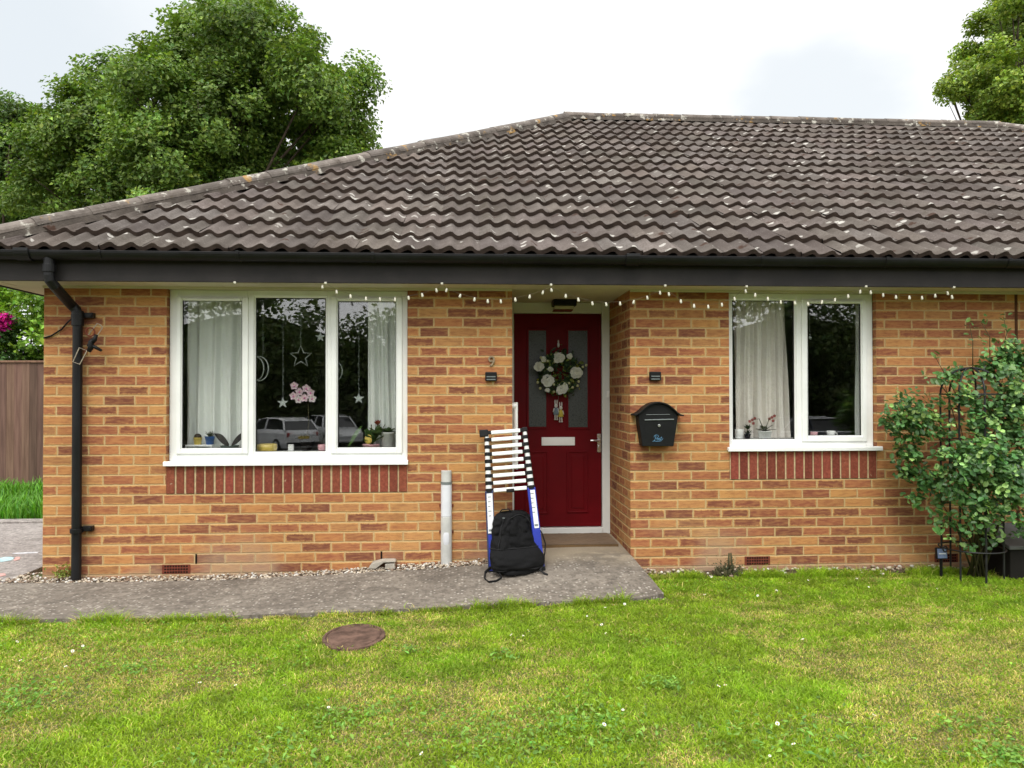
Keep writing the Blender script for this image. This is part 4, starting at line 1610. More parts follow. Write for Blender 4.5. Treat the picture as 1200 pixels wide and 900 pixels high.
mb.build("lettering", "post_blue", t)

# porch light on the soffit above the door
q = W(662, 352, 0.55)
t = thing("porch_light", "dark box porch light with cream diffuser under the porch ceiling", "lamp", (q.x, 0.55, 2.1))
ax0, ax1 = W(648.5, 347, 0.6).x, W(676, 347, 0.6).x
mb = MB()
mb.box(ax0, ax1, 0.60, 0.76, 2.045, 2.098)
mb.build("housing", "black_pl", t, bevel=0.006)
mb = MB()
mb.box(ax0 + 0.012, ax1 - 0.022, 0.615, 0.75, 2.012, 2.0445)
mb.build("diffuser", "lamp_diffuser", t, bevel=0.008)
mb = MB()
mb.box(ax0 + 0.008, ax1 - 0.03, 0.612, 0.752, 2.003, 2.0115)
mb.build("trim", "terracotta", t, bevel=0.003)

# white conduit cover fixed to the wall
q = W(523, 660, -0.03)
t = thing("conduit", "grey and white plastic cable conduit standing up the brick wall", "conduit", (q.x, 0, -0.06))
cx = q.x
zt = W(523, 552.5, -0.06).z
zz = [W(523, y_, -0.06).z for y_ in (663, 648, 606, 568, 565.5, 552)]


def dsec(z0, z1, wd, dp):
    mb = MB()
    n_ = 14
    pl = [(cx + wd * math.cos(a), -dp * max(0, math.sin(a)) ** 0.6 - 0.002) for a in np.linspace(PI, 0, n_)]
    mb.prism(pl, z0, z1, plane="xy")
    return mb


dsec(zz[0] - 0.06, zz[2], 0.043, 0.055).build("lower_cover", "conduit", t, bevel=0.003)
dsec(zz[2] + 0.001, zz[3], 0.042, 0.054).build("upper_cover", "conduit_white", t, bevel=0.003)
mb = dsec(zz[4], zz[5], 0.040, 0.052)
mb.build("cap", "conduit", t, bevel=0.003)
dsec(zz[3] + 0.001, zz[4] - 0.001, 0.045, 0.058).build("collar", "grey_line", t)
for zc in (W(523, 592, 0).z, W(523, 623, 0).z):
    for s_ in (-1, 1):
        MB().tube([(cx + s_ * 0.047, -0.008, zc + 0.01), (cx + s_ * 0.047, -0.008, zc - 0.01)], 0.008, 8).build("bracket", "terracotta", t)
mb = MB()
mb.ball((cx, -0.052, (zz[0] + zz[2]) / 2 + 0.02), (0.026, 0.008, 0.062), 14, 8)
mb.build("label_plate", "conduit_white", t, smooth=True)

# white grab rail on the left reveal of the porch
gy = 0.12
gt, gb = W(604, 470, gy).z, W(604, 551, gy).z
t = thing("grab_rail", "white vertical grab rail on the edge of the door recess behind the ladder", "handrail", (3.53, gy, gb))
xr = 3.56
mb = MB()
mb.tube([(xr, gy, gt - 0.01), (xr, gy, gb + 0.01)], 0.0165, 14)
mb.build("rail", "white_metal", t)
for z_ in (gt - 0.04, gb + 0.04):
    mb = MB()
    mb.tube([(D1 + 0.001, gy, z_), (xr + 0.004, gy, z_)], 0.023, 14)
    mb.build("flange", "white_metal", t, bevel=0.004)

# twin wire bracket lamp on the downpipe
q = W(108, 392, -0.12)
t = thing("wire_bracket", "rusty wire bracket with black clamp hanging beside the downpipe", "bracket", (q.x, -0.1, q.z))


def B(px, py, y=-0.12):
    return W(px, py, y)


mb = MB()
mb.tube([B(104, 412), B(107, 406), B(106.5, 401), B(109, 397)], [0.016, 0.022, 0.02, 0.012], 10)
mb.tube([B(103, 404), B(112, 407), B(119, 411)], [0.014, 0.013, 0.010], 8)
mb.tube([B(107, 402), B(111, 398), B(113, 392)], [0.016, 0.018, 0.012], 8)
mb.build("clamp", "black_pl", t, smooth=True)
for pts, nm in (([B(93, 407.5, -0.13), B(102, 411, -0.13), B(93.5, 427, -0.13), B(85.5, 424, -0.13)], 0),
                ([B(103, 393, -0.11), B(114, 379, -0.11), B(118, 381, -0.11), B(120, 384, -0.11), B(113, 395, -0.11)], 1)):
    mb = MB()
    mb.tube(pts, 0.0042, 7, closed=True)
    mb.build("wire_loop", "loop_wire", t)
mb = MB()
mb.tube([B(106 + 5 * math.cos(a), 389 + 5 * math.sin(a), -0.11) for a in np.linspace(0, 2 * PI, 12)[:-1]], 0.006, 6, closed=True)
mb.build("coil", "terracotta", t)
mb = MB()
mb.tube([B(51, 396, -0.01), B(60, 393.5, -0.012), B(72, 386, -0.015), B(80, 377, -0.03), B(86, 372, -0.06)], 0.006, 7)
tag(mb.build("cable", "black_pl"), "thin black cable running from the wall corner to the downpipe", "cable")

# ---------------- string of milky bulbs under the eaves
print("lights")
YS = -0.306
hooks = [(276, 331.5), (382, 332), (518, 332.7), (645.5, 334), (779, 335), (874, 336), (1013.6, 336), (1116.4, 337)]
bul = [(378, 337), (394.7, 343), (411, 348), (429, 351), (445.5, 351.7), (463, 352), (479, 350), (495, 346.7), (511.7, 341),
       (523, 341), (539, 347.5), (556, 351.7), (571.7, 353.7), (587, 354), (604, 352), (620.7, 348.5), (636, 343.7), (646.4, 340.7),
       (663, 347.7), (678, 352), (694.4, 356.5), (710.6, 357.5), (726.8, 356.7), (742.4, 354.8), (758.7, 349.7), (773.6, 344),
       (784, 345.4), (798, 354), (813.4, 359.4), (830, 360.4), (846, 358), (861, 351), (874, 342), (885, 346.6), (900, 351), (915, 355), (931.7, 356),
       (947, 357), (963, 355), (978.4, 352.5), (994, 348), (1008, 342.7), (1020.4, 343.5), (1035, 346.7), (1050, 349), (1065.7, 349.5),
       (1080.6, 350), (1096, 347.5), (1110.7, 344.5), (1115.7, 349)]
q = W(600, 340, YS)
t = thing("string_light", "string of small milky bulbs looped along the eaves", "string lights", (q.x, YS, 2.09))
allp = sorted([(a, b - 3.2, 0) for a, b in bul] + [(a, b, 1) for a, b in hooks])
mb = MB()
mb.tube([W(a, b, YS) for a, b, _ in allp], 0.0007, 5)
mb.build("cable", "clear_wire", t)
for (a, b) in bul:
    c = W(a, b, YS)
    mb = MB()
    k = rr.uniform(0.62, 0.76)
    mb.lathe([(0.001, -0.0165 * k), (0.009 * k, -0.0135 * k), (0.0135 * k, -0.005 * k), (0.0125 * k, 0.004), (0.007, 0.012), (0.0055, 0.02), (0.001, 0.0205)], (0, 0, 0), 10)
    ax = rr.uniform(-0.25, 0.25)
    mb.v = [(c.x + x * math.cos(ax) + z * math.sin(ax), c.y + y, c.z + z * math.cos(ax) - x * math.sin(ax)) for x, y, z in mb.v]
    mb.build("bulb", "bulb", t, smooth=True)
for (a, b) in hooks:
    c = W(a, b, YS)
    MB().box(c.x - 0.009, c.x + 0.009, YS - 0.0215, YS + 0.004, c.z - 0.008, c.z + 0.008).build("hook", "bulb", t, bevel=0.003)

# ---------------- door wreath and hanging ornament
print("wreath")
q = W(655.5, 437, REC - 0.05)
t = thing("wreath", "round wreath of white roses and green leaves hung on the red door", "wreath", (q.x, REC - 0.05, q.z))
r = np.random.default_rng(77)
n = 950
an = r.uniform(0, 2 * PI, n)
rad = 0.135 + r.normal(0, 0.038, n)
yy = q.y + r.normal(0, 0.020, n) - 0.01
cen = np.stack([q.x + rad * np.cos(an), yy, q.z + rad * np.sin(an)], 1)
nr = unit(np.stack([np.cos(an) * (rad - 0.13) * 8, -0.8 + r.normal(0, 0.4, n), np.sin(an) * (rad - 0.13) * 8], 1) + r.normal(0, 0.5, (n, 3)))
colr = np.where((r.random(n) < 0.22)[:, None], tone(n, (0.19, 0.24, 0.05), 0.3, 0.1, r), tone(n, (0.028, 0.055, 0.022), 0.35, 0.1, r))
v, c = leaf_cards(cen, nr, r.uniform(0.025, 0.055, n), colr, 0.55, r)
np_obj("leaves", v, 3, c, "leaf", t)
mb = MB()
mb.tube([(q.x + 0.135 * math.cos(a), q.y + 0.012, q.z + 0.135 * math.sin(a)) for a in np.linspace(0, 2 * PI, 30)[:-1]], 0.024, 8, closed=True)
mb.build("wreath_ring", "bark", t)


def rose(parent, c, rad, col, name="rose", seed=0, nrm=Vector((0, -1, 0.1))):
    r = random.Random(seed)
    nrm = nrm.normalized()
    e1 = nrm.cross(Vector((0, 0, 1))).normalized()
    e2 = e1.cross(nrm)
    mb = MB()
    for ring, (np_, rr_, tilt) in enumerate(((6, 1.0, 0.25), (5, 0.7, 0.6), (4, 0.42, 1.0), (3, 0.22, 1.35))):
        for k in range(np_):
            a = 2 * PI * (k + 0.5 * ring) / np_ + r.uniform(-.25, .25)
            L = rad * rr_ * r.uniform(0.85, 1.1)
            wd = L * 1.15
            dr = e1 * math.cos(a) + e2 * math.sin(a)
            tn = e1 * -math.sin(a) + e2 * math.cos(a)
            f = r.uniform(0.85, 1.1)

            def fn(u, w_, L=L, wd=wd, dr=dr, tn=tn, tilt=tilt, ring=ring):
                ww = (u - 0.5) * wd * math.sin(PI * (0.18 + 0.72 * w_)) ** 0.7
                out = L * w_ * math.cos(tilt * (1 - 0.35 * w_))
                hgt = L * w_ * math.sin(tilt) * 0.75 + ring * rad * 0.10 + abs(u - 0.5) ** 2 * L * 0.6 - (w_ ** 3) * L * 0.16
                return c + dr * out + tn * ww + nrm * hgt
            mb.grid(fn, 4, 4, 0, tuple(x * f for x in col))
    return mb.build(name, "petal", parent, smooth=True)


roses = [(654.7, 419, 0.052, 0), (631.5, 430, 0.048, 0), (676, 436.5, 0.055, 0), (641.5, 446.5, 0.058, 0), (658.8, 455.5, 0.056, 0), (645, 433, 0.026, 0), (667.6, 417.5, 0.028, 0), (637, 421, 0.028, 0), (641.5, 457, 0.022, 0)]
for i, (px, py, rad, _) in enumerate(roses):
    c = W(px, py, REC - 0.095)
    rose(t, c, rad, (0.68, 0.68, 0.66), "rose", i, Vector((rr.uniform(-.35, .35), -1, rr.uniform(-.2, .4))))
for i, (px, py) in enumerate(((652, 413.5), (642, 423), (630, 448), (633, 455), (649, 450.5), (649, 459), (671, 454), (677, 452), (678, 447), (650, 424), (634, 419), (687, 428), (683, 430), (667, 449))):
    c = W(px, py, REC - 0.09)
    mb = MB()
    mb.ball(c, 0.012, 8, 6, 0, (0.55, 0.55, 0.32))
    mb.build("bud", "petal", t, smooth=True)
mb = MB()
c = W(654.3, 403, REC - 0.004)
mb.ball((c.x, c.y - 0.004, c.z - 0.01), (0.011, 0.007, 0.024), 10, 8)
mb.ball((c.x, c.y - 0.004, c.z + 0.02), (0.006, 0.005, 0.016), 8, 6)
mb.build("hanger_hook", "conduit_white", t, smooth=True)

c = W(654.5, 481, REC - 0.02)
t = thing("rabbit_ornament", "little pair of cloth rabbits hanging under the door wreath", "ornament", (c.x, c.y, c.z))
for (dx, dz, clothes, nm) in ((-0.022, 0.0, "ornament_blue", "blue"), (0.02, -0.02, "ornament_yellow", "yellow")):
    x_, z_ = c.x + dx, c.z + dz
    mb = MB()
    mb.ball((x_, c.y, z_ + 0.042), (0.016, 0.012, 0.019), 12, 8)
    for s_ in (-1, 1):
        mb.ball((x_ + s_ * 0.009, c.y, z_ + 0.075), (0.0055, 0.004, 0.022), 8, 6)
        mb.tube([(x_ + s_ * 0.008, c.y, z_ - 0.03), (x_ + s_ * 0.010, c.y, z_ - 0.075)], 0.006, 8)
        mb.ball((x_ + s_ * 0.010, c.y - 0.004, z_ - 0.08), (0.009, 0.011, 0.006), 8, 6)
        mb.tube([(x_ + s_ * 0.016, c.y, z_ + 0.02), (x_ + s_ * 0.026, c.y - 0.004, z_ - 0.015)], 0.005, 7)
    body = mb.build("rabbit", "ornament_skin", t, smooth=True)
    mb = MB()
    mb.lathe([(0.012, 0.026), (0.017, 0.01), (0.021, -0.01), (0.027, -0.036), (0.02, -0.037)], (x_, c.y, z_), 14)
    mb.build("dress", clothes, body, smooth=True)
mb = MB()
mb.tube([(c.x, c.y, c.z + 0.06), (c.x, c.y, c.z + 0.14)], 0.0015, 5)
mb.build("thread", "clear_wire", t)

# ---------------- telescopic ladder
print("ladder")
t0, roll, lean = Vector((W(605.5, 655, -0.27).x, -0.27, -0.03)), R(4.2), R(11)
Lr = Vector((math.cos(roll), 0, math.sin(roll)))
Ln0 = Vector((0, -1, 0))
Lu0 = Vector((-math.sin(roll), 0, math.cos(roll)))
Lu = (Lu0 * math.cos(lean) + Vector((0, 1, 0)) * math.sin(lean)).normalized()
Ln = Lr.cross(Lu).normalized()          # towards the viewer


def LT(a, b, c_):
    return t0 + Lr * a + Ln * b + Lu * c_      # (across, out, up)


lad = thing("ladder", "collapsed telescopic aluminium ladder with blue lower stiles leaning by the door", "ladder", tuple(t0))
HB = 0.605
HT = 1.045


def xs_l(h):      # centre of left stile across
    return -0.180 + 0.038 * (h / HT)


def xs_r(h):
    return 0.178 - 0.028 * (h / HT)


for sgn, fx in ((-1, xs_l), (1, xs_r)):
    mb = MB()
    a0 = fx(0.2)
    ws = 0.031
    def tb(a, b, c_, fx=fx):
        return LT(fx(c_) + a, b, c_)
    mb.box(-ws, ws, -0.018, 0.020, 0.0, HB, 0, T=tb)
    st = mb.build("stile", "blue_pl" if sgn > 0 else "navy_pl", lad, bevel=0.005)
    mb = MB()
    mb.box(-0.020 if sgn < 0 else -0.012, 0.024, 0.0205, 0.0225, 0.29 if sgn < 0 else 0.30, HB - 0.02, T=tb)
    mb.build("label", "label_white", st, bevel=0.001)
    mb = MB()
    hb_ = 0.30 if sgn < 0 else 0.31
    mb.box(-0.014 if sgn < 0 else -0.008, 0.018, 0.0226, 0.0232, hb_ + 0.004, hb_ + 0.020, T=tb)
    for k in range(5):
        hh = HB - 0.05 - 0.035 * k
        mb.box(-0.012, 0.012 - 0.004 * (k % 3), 0.0226, 0.023, hh, hh + 0.006, T=tb)
    mb.build("label_print", "grey_line", st)
    mb = MB()
    mb.box(-0.020 if sgn < 0 else -0.026, 0.029 if sgn < 0 else 0.028, 0.0204, 0.022, 0.02, 0.28 if sgn < 0 else 0.29, T=tb)
    mb.build("sleeve", "blue_pl", st, bevel=0.001)
    mb = MB()
    mb.box(-ws - 0.004, ws + 0.004, -0.022, 0.024, -0.025, 0.02, T=tb)
    mb.build("foot", "black_pl", st, bevel=0.006)
    NR = 9
    for k in range(NR):
        h0 = HB + (HT - HB) * k / (NR - 1) - 0.012
        rs = 0.0255 - 0.0085 * k / (NR - 1)
        mb = MB()
        c0, c1 = LT(fx(h0), 0, h0), LT(fx(h0 + 0.028), 0, h0 + 0.028)
        mb.tube([c0, c1], rs + 0.003, 14)
        inner = -sgn
        mb.box(fx(h0) + (0 if inner > 0 else -0.036), fx(h0) + (0.036 if inner > 0 else 0), -0.013, 0.016, h0 + 0.001, h0 + 0.027, T=LT)
        mb.build("collar", "black_pl", lad, bevel=0.003)
        if k < NR - 1:
            h1 = h0 + (HT - HB) / (NR - 1)
            mb = MB()
            mb.tube([LT(fx(h0), 0, h0 + 0.027), LT(fx(h1), 0, h1 + 0.002)], rs - 0.002, 14)
            mb.build("tube_section", "alu", lad)
for k in range(9):
    h0 = HB + (HT - HB) * k / 8
    xl, xr_ = xs_l(h0) + 0.034, xs_r(h0) - 0.034
    mb = MB()
    mb.box(xl, xr_, -0.010, 0.017, h0 - 0.014, h0 + 0.014, T=LT)
    rg = mb.build("rung", "alu", lad, bevel=0.004)
    if k == 0:
        mb = MB()
        xm = (xl + xr_) / 2
        mb.box(xm - 0.03, xm + 0.03, -0.012, 0.022, h0 - 0.024, h0 + 0.002, T=LT)
        mb.build("release_catch", "black_pl", rg, bevel=0.004)
mb = MB()
mb.box(xs_l(HT) - 0.055, xs_l(HT) + 0.012, -0.016, 0.022, HT - 0.028, HT + 0.026, T=LT)
mb.build("top_cap", "black_pl", lad, bevel=0.006)
mb = MB()
mb.box(xs_r(HT) - 0.02, xs_r(HT) + 0.022, -0.016, 0.02, HT - 0.012, HT + 0.022, T=LT)
mb.build("top_cap", "black_pl", lad, bevel=0.006)

# ---------------- backpack
print("bag")


def GP(px, py, lift=0.006):
    """point on the path under a pixel"""
    q_ = W(px, py, -0.5)
    for _ in range(12):
        d = W(px, py, 0) - CAM
        q_ = CAM + d * ((path_pt(q_.x, q_.y) + lift - CAM.z) / d.z)
    return q_


bc = GP(606.5, 677, 0)
bx, by, bz = bc.x, bc.y + 0.165, path_pt(bc.x, bc.y + 0.1) - 0.002
print("bag at", bx, by, bz)
bag = thing("backpack", "black backpack slumped on the path against the ladder", "backpack", (bx, by, bz))
SC = 0.00615         # metres per photo pixel at this depth


def bag_w(t):        # left and right limits of the outline against height t (0..1)
    ls = [(0.0, -19), (0.04, -26), (0.12, -30.5), (0.3, -30.5), (0.5, -30), (0.7, -29), (0.83, -27), (0.92, -24.5), (0.97, -21), (1.0, -15)]
    rs = [(0.0, 24), (0.04, 31), (0.12, 35), (0.24, 34.5), (0.36, 31), (0.5, 28), (0.7, 24), (0.83, 22), (0.92, 19), (0.97, 15.5), (1.0, 10)]
    def ip(tab):
        for (a, b), (c_, d) in zip(tab[:-1], tab[1:]):
            if a <= t <= c_:
                return b + (d - b) * (t - a) / (c_ - a)
        return tab[-1][1]
    return ip(ls) * SC, ip(rs) * SC


def bag_surface(t, ang, infl=0.0, H=0.425):
    l, r_x = bag_w(t)
    cxx, hw = (l + r_x) / 2, (r_x - l) / 2 + infl
    dep = (0.105 * (1 - t) ** 0.8 + 0.035 + 0.02 * math.sin(PI * t)) * (1 if t < 0.9 else (1 - ((t - 0.9) / 0.1) ** 2 * 0.5)) + infl
    e = 0.72
    ca2, sa2 = math.cos(ang), math.sin(ang)
    x = cxx + hw * math.copysign(abs(ca2) ** e, ca2)
    yv = dep * math.copysign(abs(sa2) ** e, sa2)
    sag = 0.020 * mnoise.noise(Vector((x * 8, yv * 9 + 3, t * 6))) + 0.011 * mnoise.noise(Vector((x * 24, yv * 20, t * 14 + 5))) + 0.005 * mnoise.noise(Vector((x * 60, yv * 40, t * 30 + 9)))
    lean_y = 0.13 * t
    fq_ = mnoise.noise(Vector((x * 11 + 2.5 * t, t * 9 - x * 7, 1.7)))
    fold = 0.022 * (1 - abs(fq_)) ** 4 * (0.4 + 1.2 * max(0, min(1, (t - 0.35) * 3)))
    return Vector((bx + x + sag * 0.5 - 0.004, by - yv * 0.95 + lean_y + 0.28 * x + (sag + fold) * (1 if sa2 > 0 else 0) - 0.03, bz + H * t + 0.006))


mb = MB()
mb.grid(lambda u, v: bag_surface(0.002 + 0.996 * v, 2 * PI * u), 56, 40)
mb.grid(lambda u, v: bag_surface(0.002, 2 * PI * u) * v + Vector((bx, by - 0.03, bz + 0.004)) * (1 - v), 56, 2)
mb.grid(lambda u, v: bag_surface(0.998, 2 * PI * u) * (1 - v) + Vector((bx - 0.014, by + 0.09, bz + 0.438)) * v, 56, 3)
mb.build("body", "fabric_black", bag, smooth=True)
# lower pocket, upper mesh panel, binding and zips


def bag_patch(t0_, t1_, a0, a1, infl, name, mat, puff=0.0, nu=26, nv=16, edge=None):
    mb = MB()

    def fn(u, v):
        tt = t0_ + (t1_ - t0_) * v
        aa0, aa1 = (edge(v) if edge else (a0, a1))
        aa = aa0 + (aa1 - aa0) * u
        k = math.sin(PI * u) ** 0.4 * math.sin(PI * v) ** 0.4 if 0 < u < 1 and 0 < v < 1 else 0
        return bag_surface(tt, aa, infl * k + puff * k - 0.004 * (1 - k))
    mb.grid(fn, nu, nv)
    return mb.build(name, mat, bag, smooth=True)


bag_patch(0.08, 0.42, PI * 0.90, PI * 0.12, 0.022, "lower_pocket", "fabric_black", 0.022)
bag_patch(0.42, 0.93, 0, 0, 0.006, "mesh_panel", "fabric_mesh", 0.002, edge=lambda v: (PI * (0.66 - 0.02 * v), PI * (0.16 + 0.10 * v)))
bag_patch(0.36, 0.93, 0, 0, 0.016, "centre_panel", "fabric_black", 0.010, nu=10, nv=20, edge=lambda v: (PI * (0.70 - 0.08 * v), PI * (0.56 - 0.06 * v)))
for (pts, rr_, nm, mt_) in (
        ([(0.44 + 0.5 * math.sin(PI * k / 16) ** 0.6, PI * (0.72 - 0.6 * k / 16)) for k in range(17)], 0.0045, "zip", "webbing"),
        ([(0.42, PI * (0.93 - 0.86 * k / 16)) for k in range(17)], 0.0045, "zip", "webbing"),
        ([(0.09 + 0.012 * math.sin(k), PI * (0.95 - 0.9 * k / 16)) for k in range(17)], 0.006, "binding", "webbing"),
        ([(0.36 + 0.56 * k / 14, PI * (0.71 - 0.09 * k / 14)) for k in range(15)], 0.005, "binding", "webbing")):
    mb = MB()
    mb.tube([bag_surface(a, b, 0.008) for a, b in pts], rr_, 6)
    mb.build(nm, mt_, bag, smooth=True)
hp = bag_surface(0.97, PI * 0.75, 0.0)
mb = MB()
mb.tube([hp + Vector((-0.01, 0.01, 0)), hp + Vector((0.01, 0.0, 0.028)), hp + Vector((0.06, 0.0, 0.032)), hp + Vector((0.085, 0.01, 0.006))], 0.009, 8, flatten=0.5)
mb.build("grab_handle", "webbing", bag, smooth=True)


sl = bag_surface(0.10, PI * 0.98)
mb = MB()
mb.tube([sl, GP(575, 665, 0.035), GP(568.5, 671, 0.02), GP(568, 678, 0.012), GP(573, 682, 0.008), GP(581, 681, 0.008), GP(588, 677, 0.012), bag_surface(0.05, PI * 0.75)], 0.0105, 8, flatten=0.3)
mb.build("shoulder_strap", "webbing", bag, smooth=True)
mb = MB()
mb.tube([bag_surface(0.12, PI * 0.08), GP(633, 668, 0.03), GP(638, 672, 0.01), GP(642, 673.5, 0.006)], 0.008, 8, flatten=0.35)
mb.build("shoulder_strap", "webbing", bag, smooth=True)
mb = MB()
mb.tube([bag_surface(0.93, PI * 0.16, 0.004), bag_surface(0.78, PI * 0.03, 0.020), bag_surface(0.6, PI * 0.02, 0.048), bag_surface(0.42, PI * 0.02, 0.045), bag_surface(0.28, PI * 0.02, 0.018), bag_surface(0.17, PI * 0.03, 0.002)], 0.013, 8, flatten=0.4)
mb.build("shoulder_strap", "webbing", bag, smooth=True)
zp = bag_surface(0.90, PI * 0.62, 0.012)
MB().box(zp.x - 0.009, zp.x + 0.009, zp.y - 0.008, zp.y, zp.z - 0.003, zp.z + 0.004).build("zip_pull", "grey_line", bag, bevel=0.001)

# ---------------- doormat, manhole, stone, small plants
mb = MB()
mx0, mx1 = W(630, 640, 0.36).x, 4.415
zm = path_z(4.2) + 0.014
nU, nV = 40, 18
mb.grid(lambda u, v: Vector((3.60 + (mx1 - 3.60) * u, 0.30 + 0.50 * v, zm + 0.016 + 0.003 * mnoise.noise(Vector((u * 60, v * 40, 0))))), nU, nV)
mb.box(3.60, mx1, 0.30, 0.80, zm - 0.02, zm + 0.013)
tag(mb.build("doormat", "mat"), "brown coir doormat lying before the red door", "doormat")

mb = MB()
n_ = 40
pr_ = []
for (rr_, z_) in ((1.0, GZ + 0.004), (0.99, GZ + 0.016), (0.90, GZ + 0.019), (0.885, GZ + 0.012), (0.84, GZ + 0.012), (0.82, GZ + 0.017), (0.5, GZ + 0.016), (0.02, GZ + 0.016)):
    pr_.append((rr_, z_))
vs, fs = [], []
for (rr_, z_) in pr_:
    for k in range(n_):
        a = 2 * PI * k / n_
        w_ = 1 + 0.03 * mnoise.noise(Vector((math.cos(a) * 2, math.sin(a) * 2, 0)))
        vs.append((MANX + MANR * rr_ * math.cos(a) * w_, MANY_ + 0.235 * rr_ * math.sin(a) * w_, z_ + (0.006 * mnoise.noise(Vector((rr_ * math.cos(a) * 7, rr_ * math.sin(a) * 7, 4))) if rr_ < 0.95 else 0)))
for i in range(len(pr_) - 1):
    for k in range(n_):
        fs.append((i * n_ + k, i * n_ + (k + 1) % n_, (i + 1) * n_ + (k + 1) % n_, (i + 1) * n_ + k))
fs.append(tuple((len(pr_) - 1) * n_ + k for k in range(n_)))
mb.add(vs, fs)
tag(mb.build("manhole_cover", "manhole"), "round rusty brown manhole cover sunk in the lawn", "manhole cover")

q = W(447, 661, -0.07)
mb = MB()
mb.prism([(q.x - 0.10, q.z - 0.03), (q.x - 0.07, q.z + 0.012), (q.x + 0.01, q.z + 0.03), (q.x + 0.10, q.z + 0.028), (q.x + 0.11, q.z + 0.018), (q.x + 0.02, q.z + 0.014), (q.x - 0.04, q.z - 0.03)], -0.10, -0.006)
mb.prism([(q.x + 0.03, q.z - 0.035), (q.x + 0.03, q.z + 0.005), (q.x + 0.10, q.z + 0.008), (q.x + 0.105, q.z - 0.035)], -0.10, -0.04)
tag(mb.build("broken_stone", "stone", bevel=0.008), "pale broken stone lying on the pebbles below the large window", "stone")

q = W(852, 670, -0.12)
t = thing("small_shrub", "stunted dark shrub stump with bare twigs at the foot of the wall", "shrub", (q.x, -0.12, GZ))
r = random.Random(5)
mb = MB()
for i in range(46):
    a = r.uniform(-1, 1)
    hgt = r.uniform(0.03, 0.075) if i > 3 else (r.uniform(0.15, 0.18) if i < 2 else 0.10)
    bx_ = q.x + a * 0.085 if i > 3 else q.x + 0.012
    yb = -0.12 + r.uniform(-0.05, 0.05)
    p0 = Vector((bx_ * 0.4 + q.x * 0.6, yb, GZ))
    p2 = Vector((bx_ + a * 0.03, yb - 0.02, GZ + hgt))
    p1 = (p0 + p2) / 2 + Vector((a * 0.03, 0, -0.01))
    mb.tube([p0, p1, p2], [0.011, 0.010, 0.006], 6)
mb.build("stems", "stem", t, smooth=True)
r2 = np.random.default_rng(12)
n = 300
pp = np.stack([q.x + r2.normal(0, 0.055, n), -0.13 + r2.normal(0, 0.035, n), GZ + 0.02 + np.abs(r2.normal(0, 0.05, n))], 1)
v, c = leaf_cards(pp, unit(r2.normal(size=(n, 3)) + [0, -0.4, 0.5]), r2.uniform(0.012, 0.026, n), tone(n, (0.05, 0.06, 0.026), 0.3, 0.1, r2), 0.4, r2)
np_obj("leaves", v, 3, c, "leaf", t)
t = thing("weed", "small yellow green weed at the foot of the downpipe", "weed", (x1 - 0.12, -0.03, -0.09))
n = 140
pp = np.stack([x1 - 0.11 + r2.normal(0, 0.04, n), -0.03 + r2.normal(0, 0.015, n), -0.075 + np.abs(r2.normal(0, 0.035, n))], 1)
v, c = leaf_cards(pp, unit(r2.normal(size=(n, 3)) + [0, -0.4, 0.8]), r2.uniform(0.015, 0.03, n), tone(n, (0.22, 0.25, 0.05), 0.25, 0.1, r2), 0.6, r2)
np_obj("leaves", v, 3, c, "leaf", t)

# daisies in the lawn
dm = None
mbd = MB()
for k in range(9):
    a = 2 * PI * k / 9
    d_ = Vector((math.cos(a), math.sin(a), 0.15))
    tn = Vector((-math.sin(a), math.cos(a), 0))
    mbd.add([d_ * 0.003, d_ * 0.009 + tn * 0.0026, d_ * 0.012, d_ * 0.009 - tn * 0.0026], [(0, 1, 2, 3)], 0)
mbd.ball((0, 0, 0.001), (0.0038, 0.0038, 0.003), 8, 5, 1)
mbd.tube([(0, 0, 0), (0.002, 0, -0.02), (0, 0, -0.045)], 0.0009, 4, mi=2)
dais = mbd.build("daisy", [flat("daisy_petal", (0.80, 0.80, 0.78), 0.7, 0.2, 0.02), flat("daisy_eye", (0.6, 0.42, 0.03), 0.8, 0.2, 0.1), "stem"])
tag(dais, "tiny white daisy flower standing in the lawn grass", "daisy", "daisies in the lawn")
dpx = [(42, 741), (20, 752), (100, 764), (110, 753), (97, 757), (85, 763), (207, 752), (234, 800), (197, 851), (276, 803), (333, 803), (366, 823), (385, 829), (24, 774), (77, 781), (53, 772), (494, 883),
       (527, 754), (565, 734), (461, 806), (540, 824), (505, 828), (607, 750), (619, 739), (613, 745), (635, 761), (599, 744), (688, 722), (709, 712), (719, 709), (732, 708), (688, 718), (705, 732), (710, 742),
       (783, 760), (730, 832), (708, 849), (551, 856), (826, 697), (834, 676), (862, 681), (870, 672), (888, 698), (936, 699), (947, 680), (975, 695), (990, 686), (1004, 678), (1018, 688), (1010, 671), (1117, 721), (1150, 726),
       (842, 804), (850, 803), (940, 750), (941, 749), (986, 753), (995, 756), (902, 886), (930, 872), (911, 848), (1024, 838), (1169, 708), (1142, 709), (910, 692), (925, 683), (958, 671), (1035, 673), (1060, 682), (1098, 690)]
first = True
for (px, py) in dpx:
    d = (W(px, py, 0) - CAM)
    k = (GZ + 0.036 - CAM.z) / d.z
    q = CAM + d * k
    o = dais if first else dais.copy()
    if not first:
        COL.objects.link(o)
    first = False
    o.location = (q.x, q.y, GZ + 0.036)
    o.rotation_euler = (rr.uniform(-0.2, 0.9), rr.uniform(-0.4, 0.4), rr.uniform(0, 6))
    s_ = rr.uniform(0.5, 0.85)
    o.scale = (s_, s_, 1)

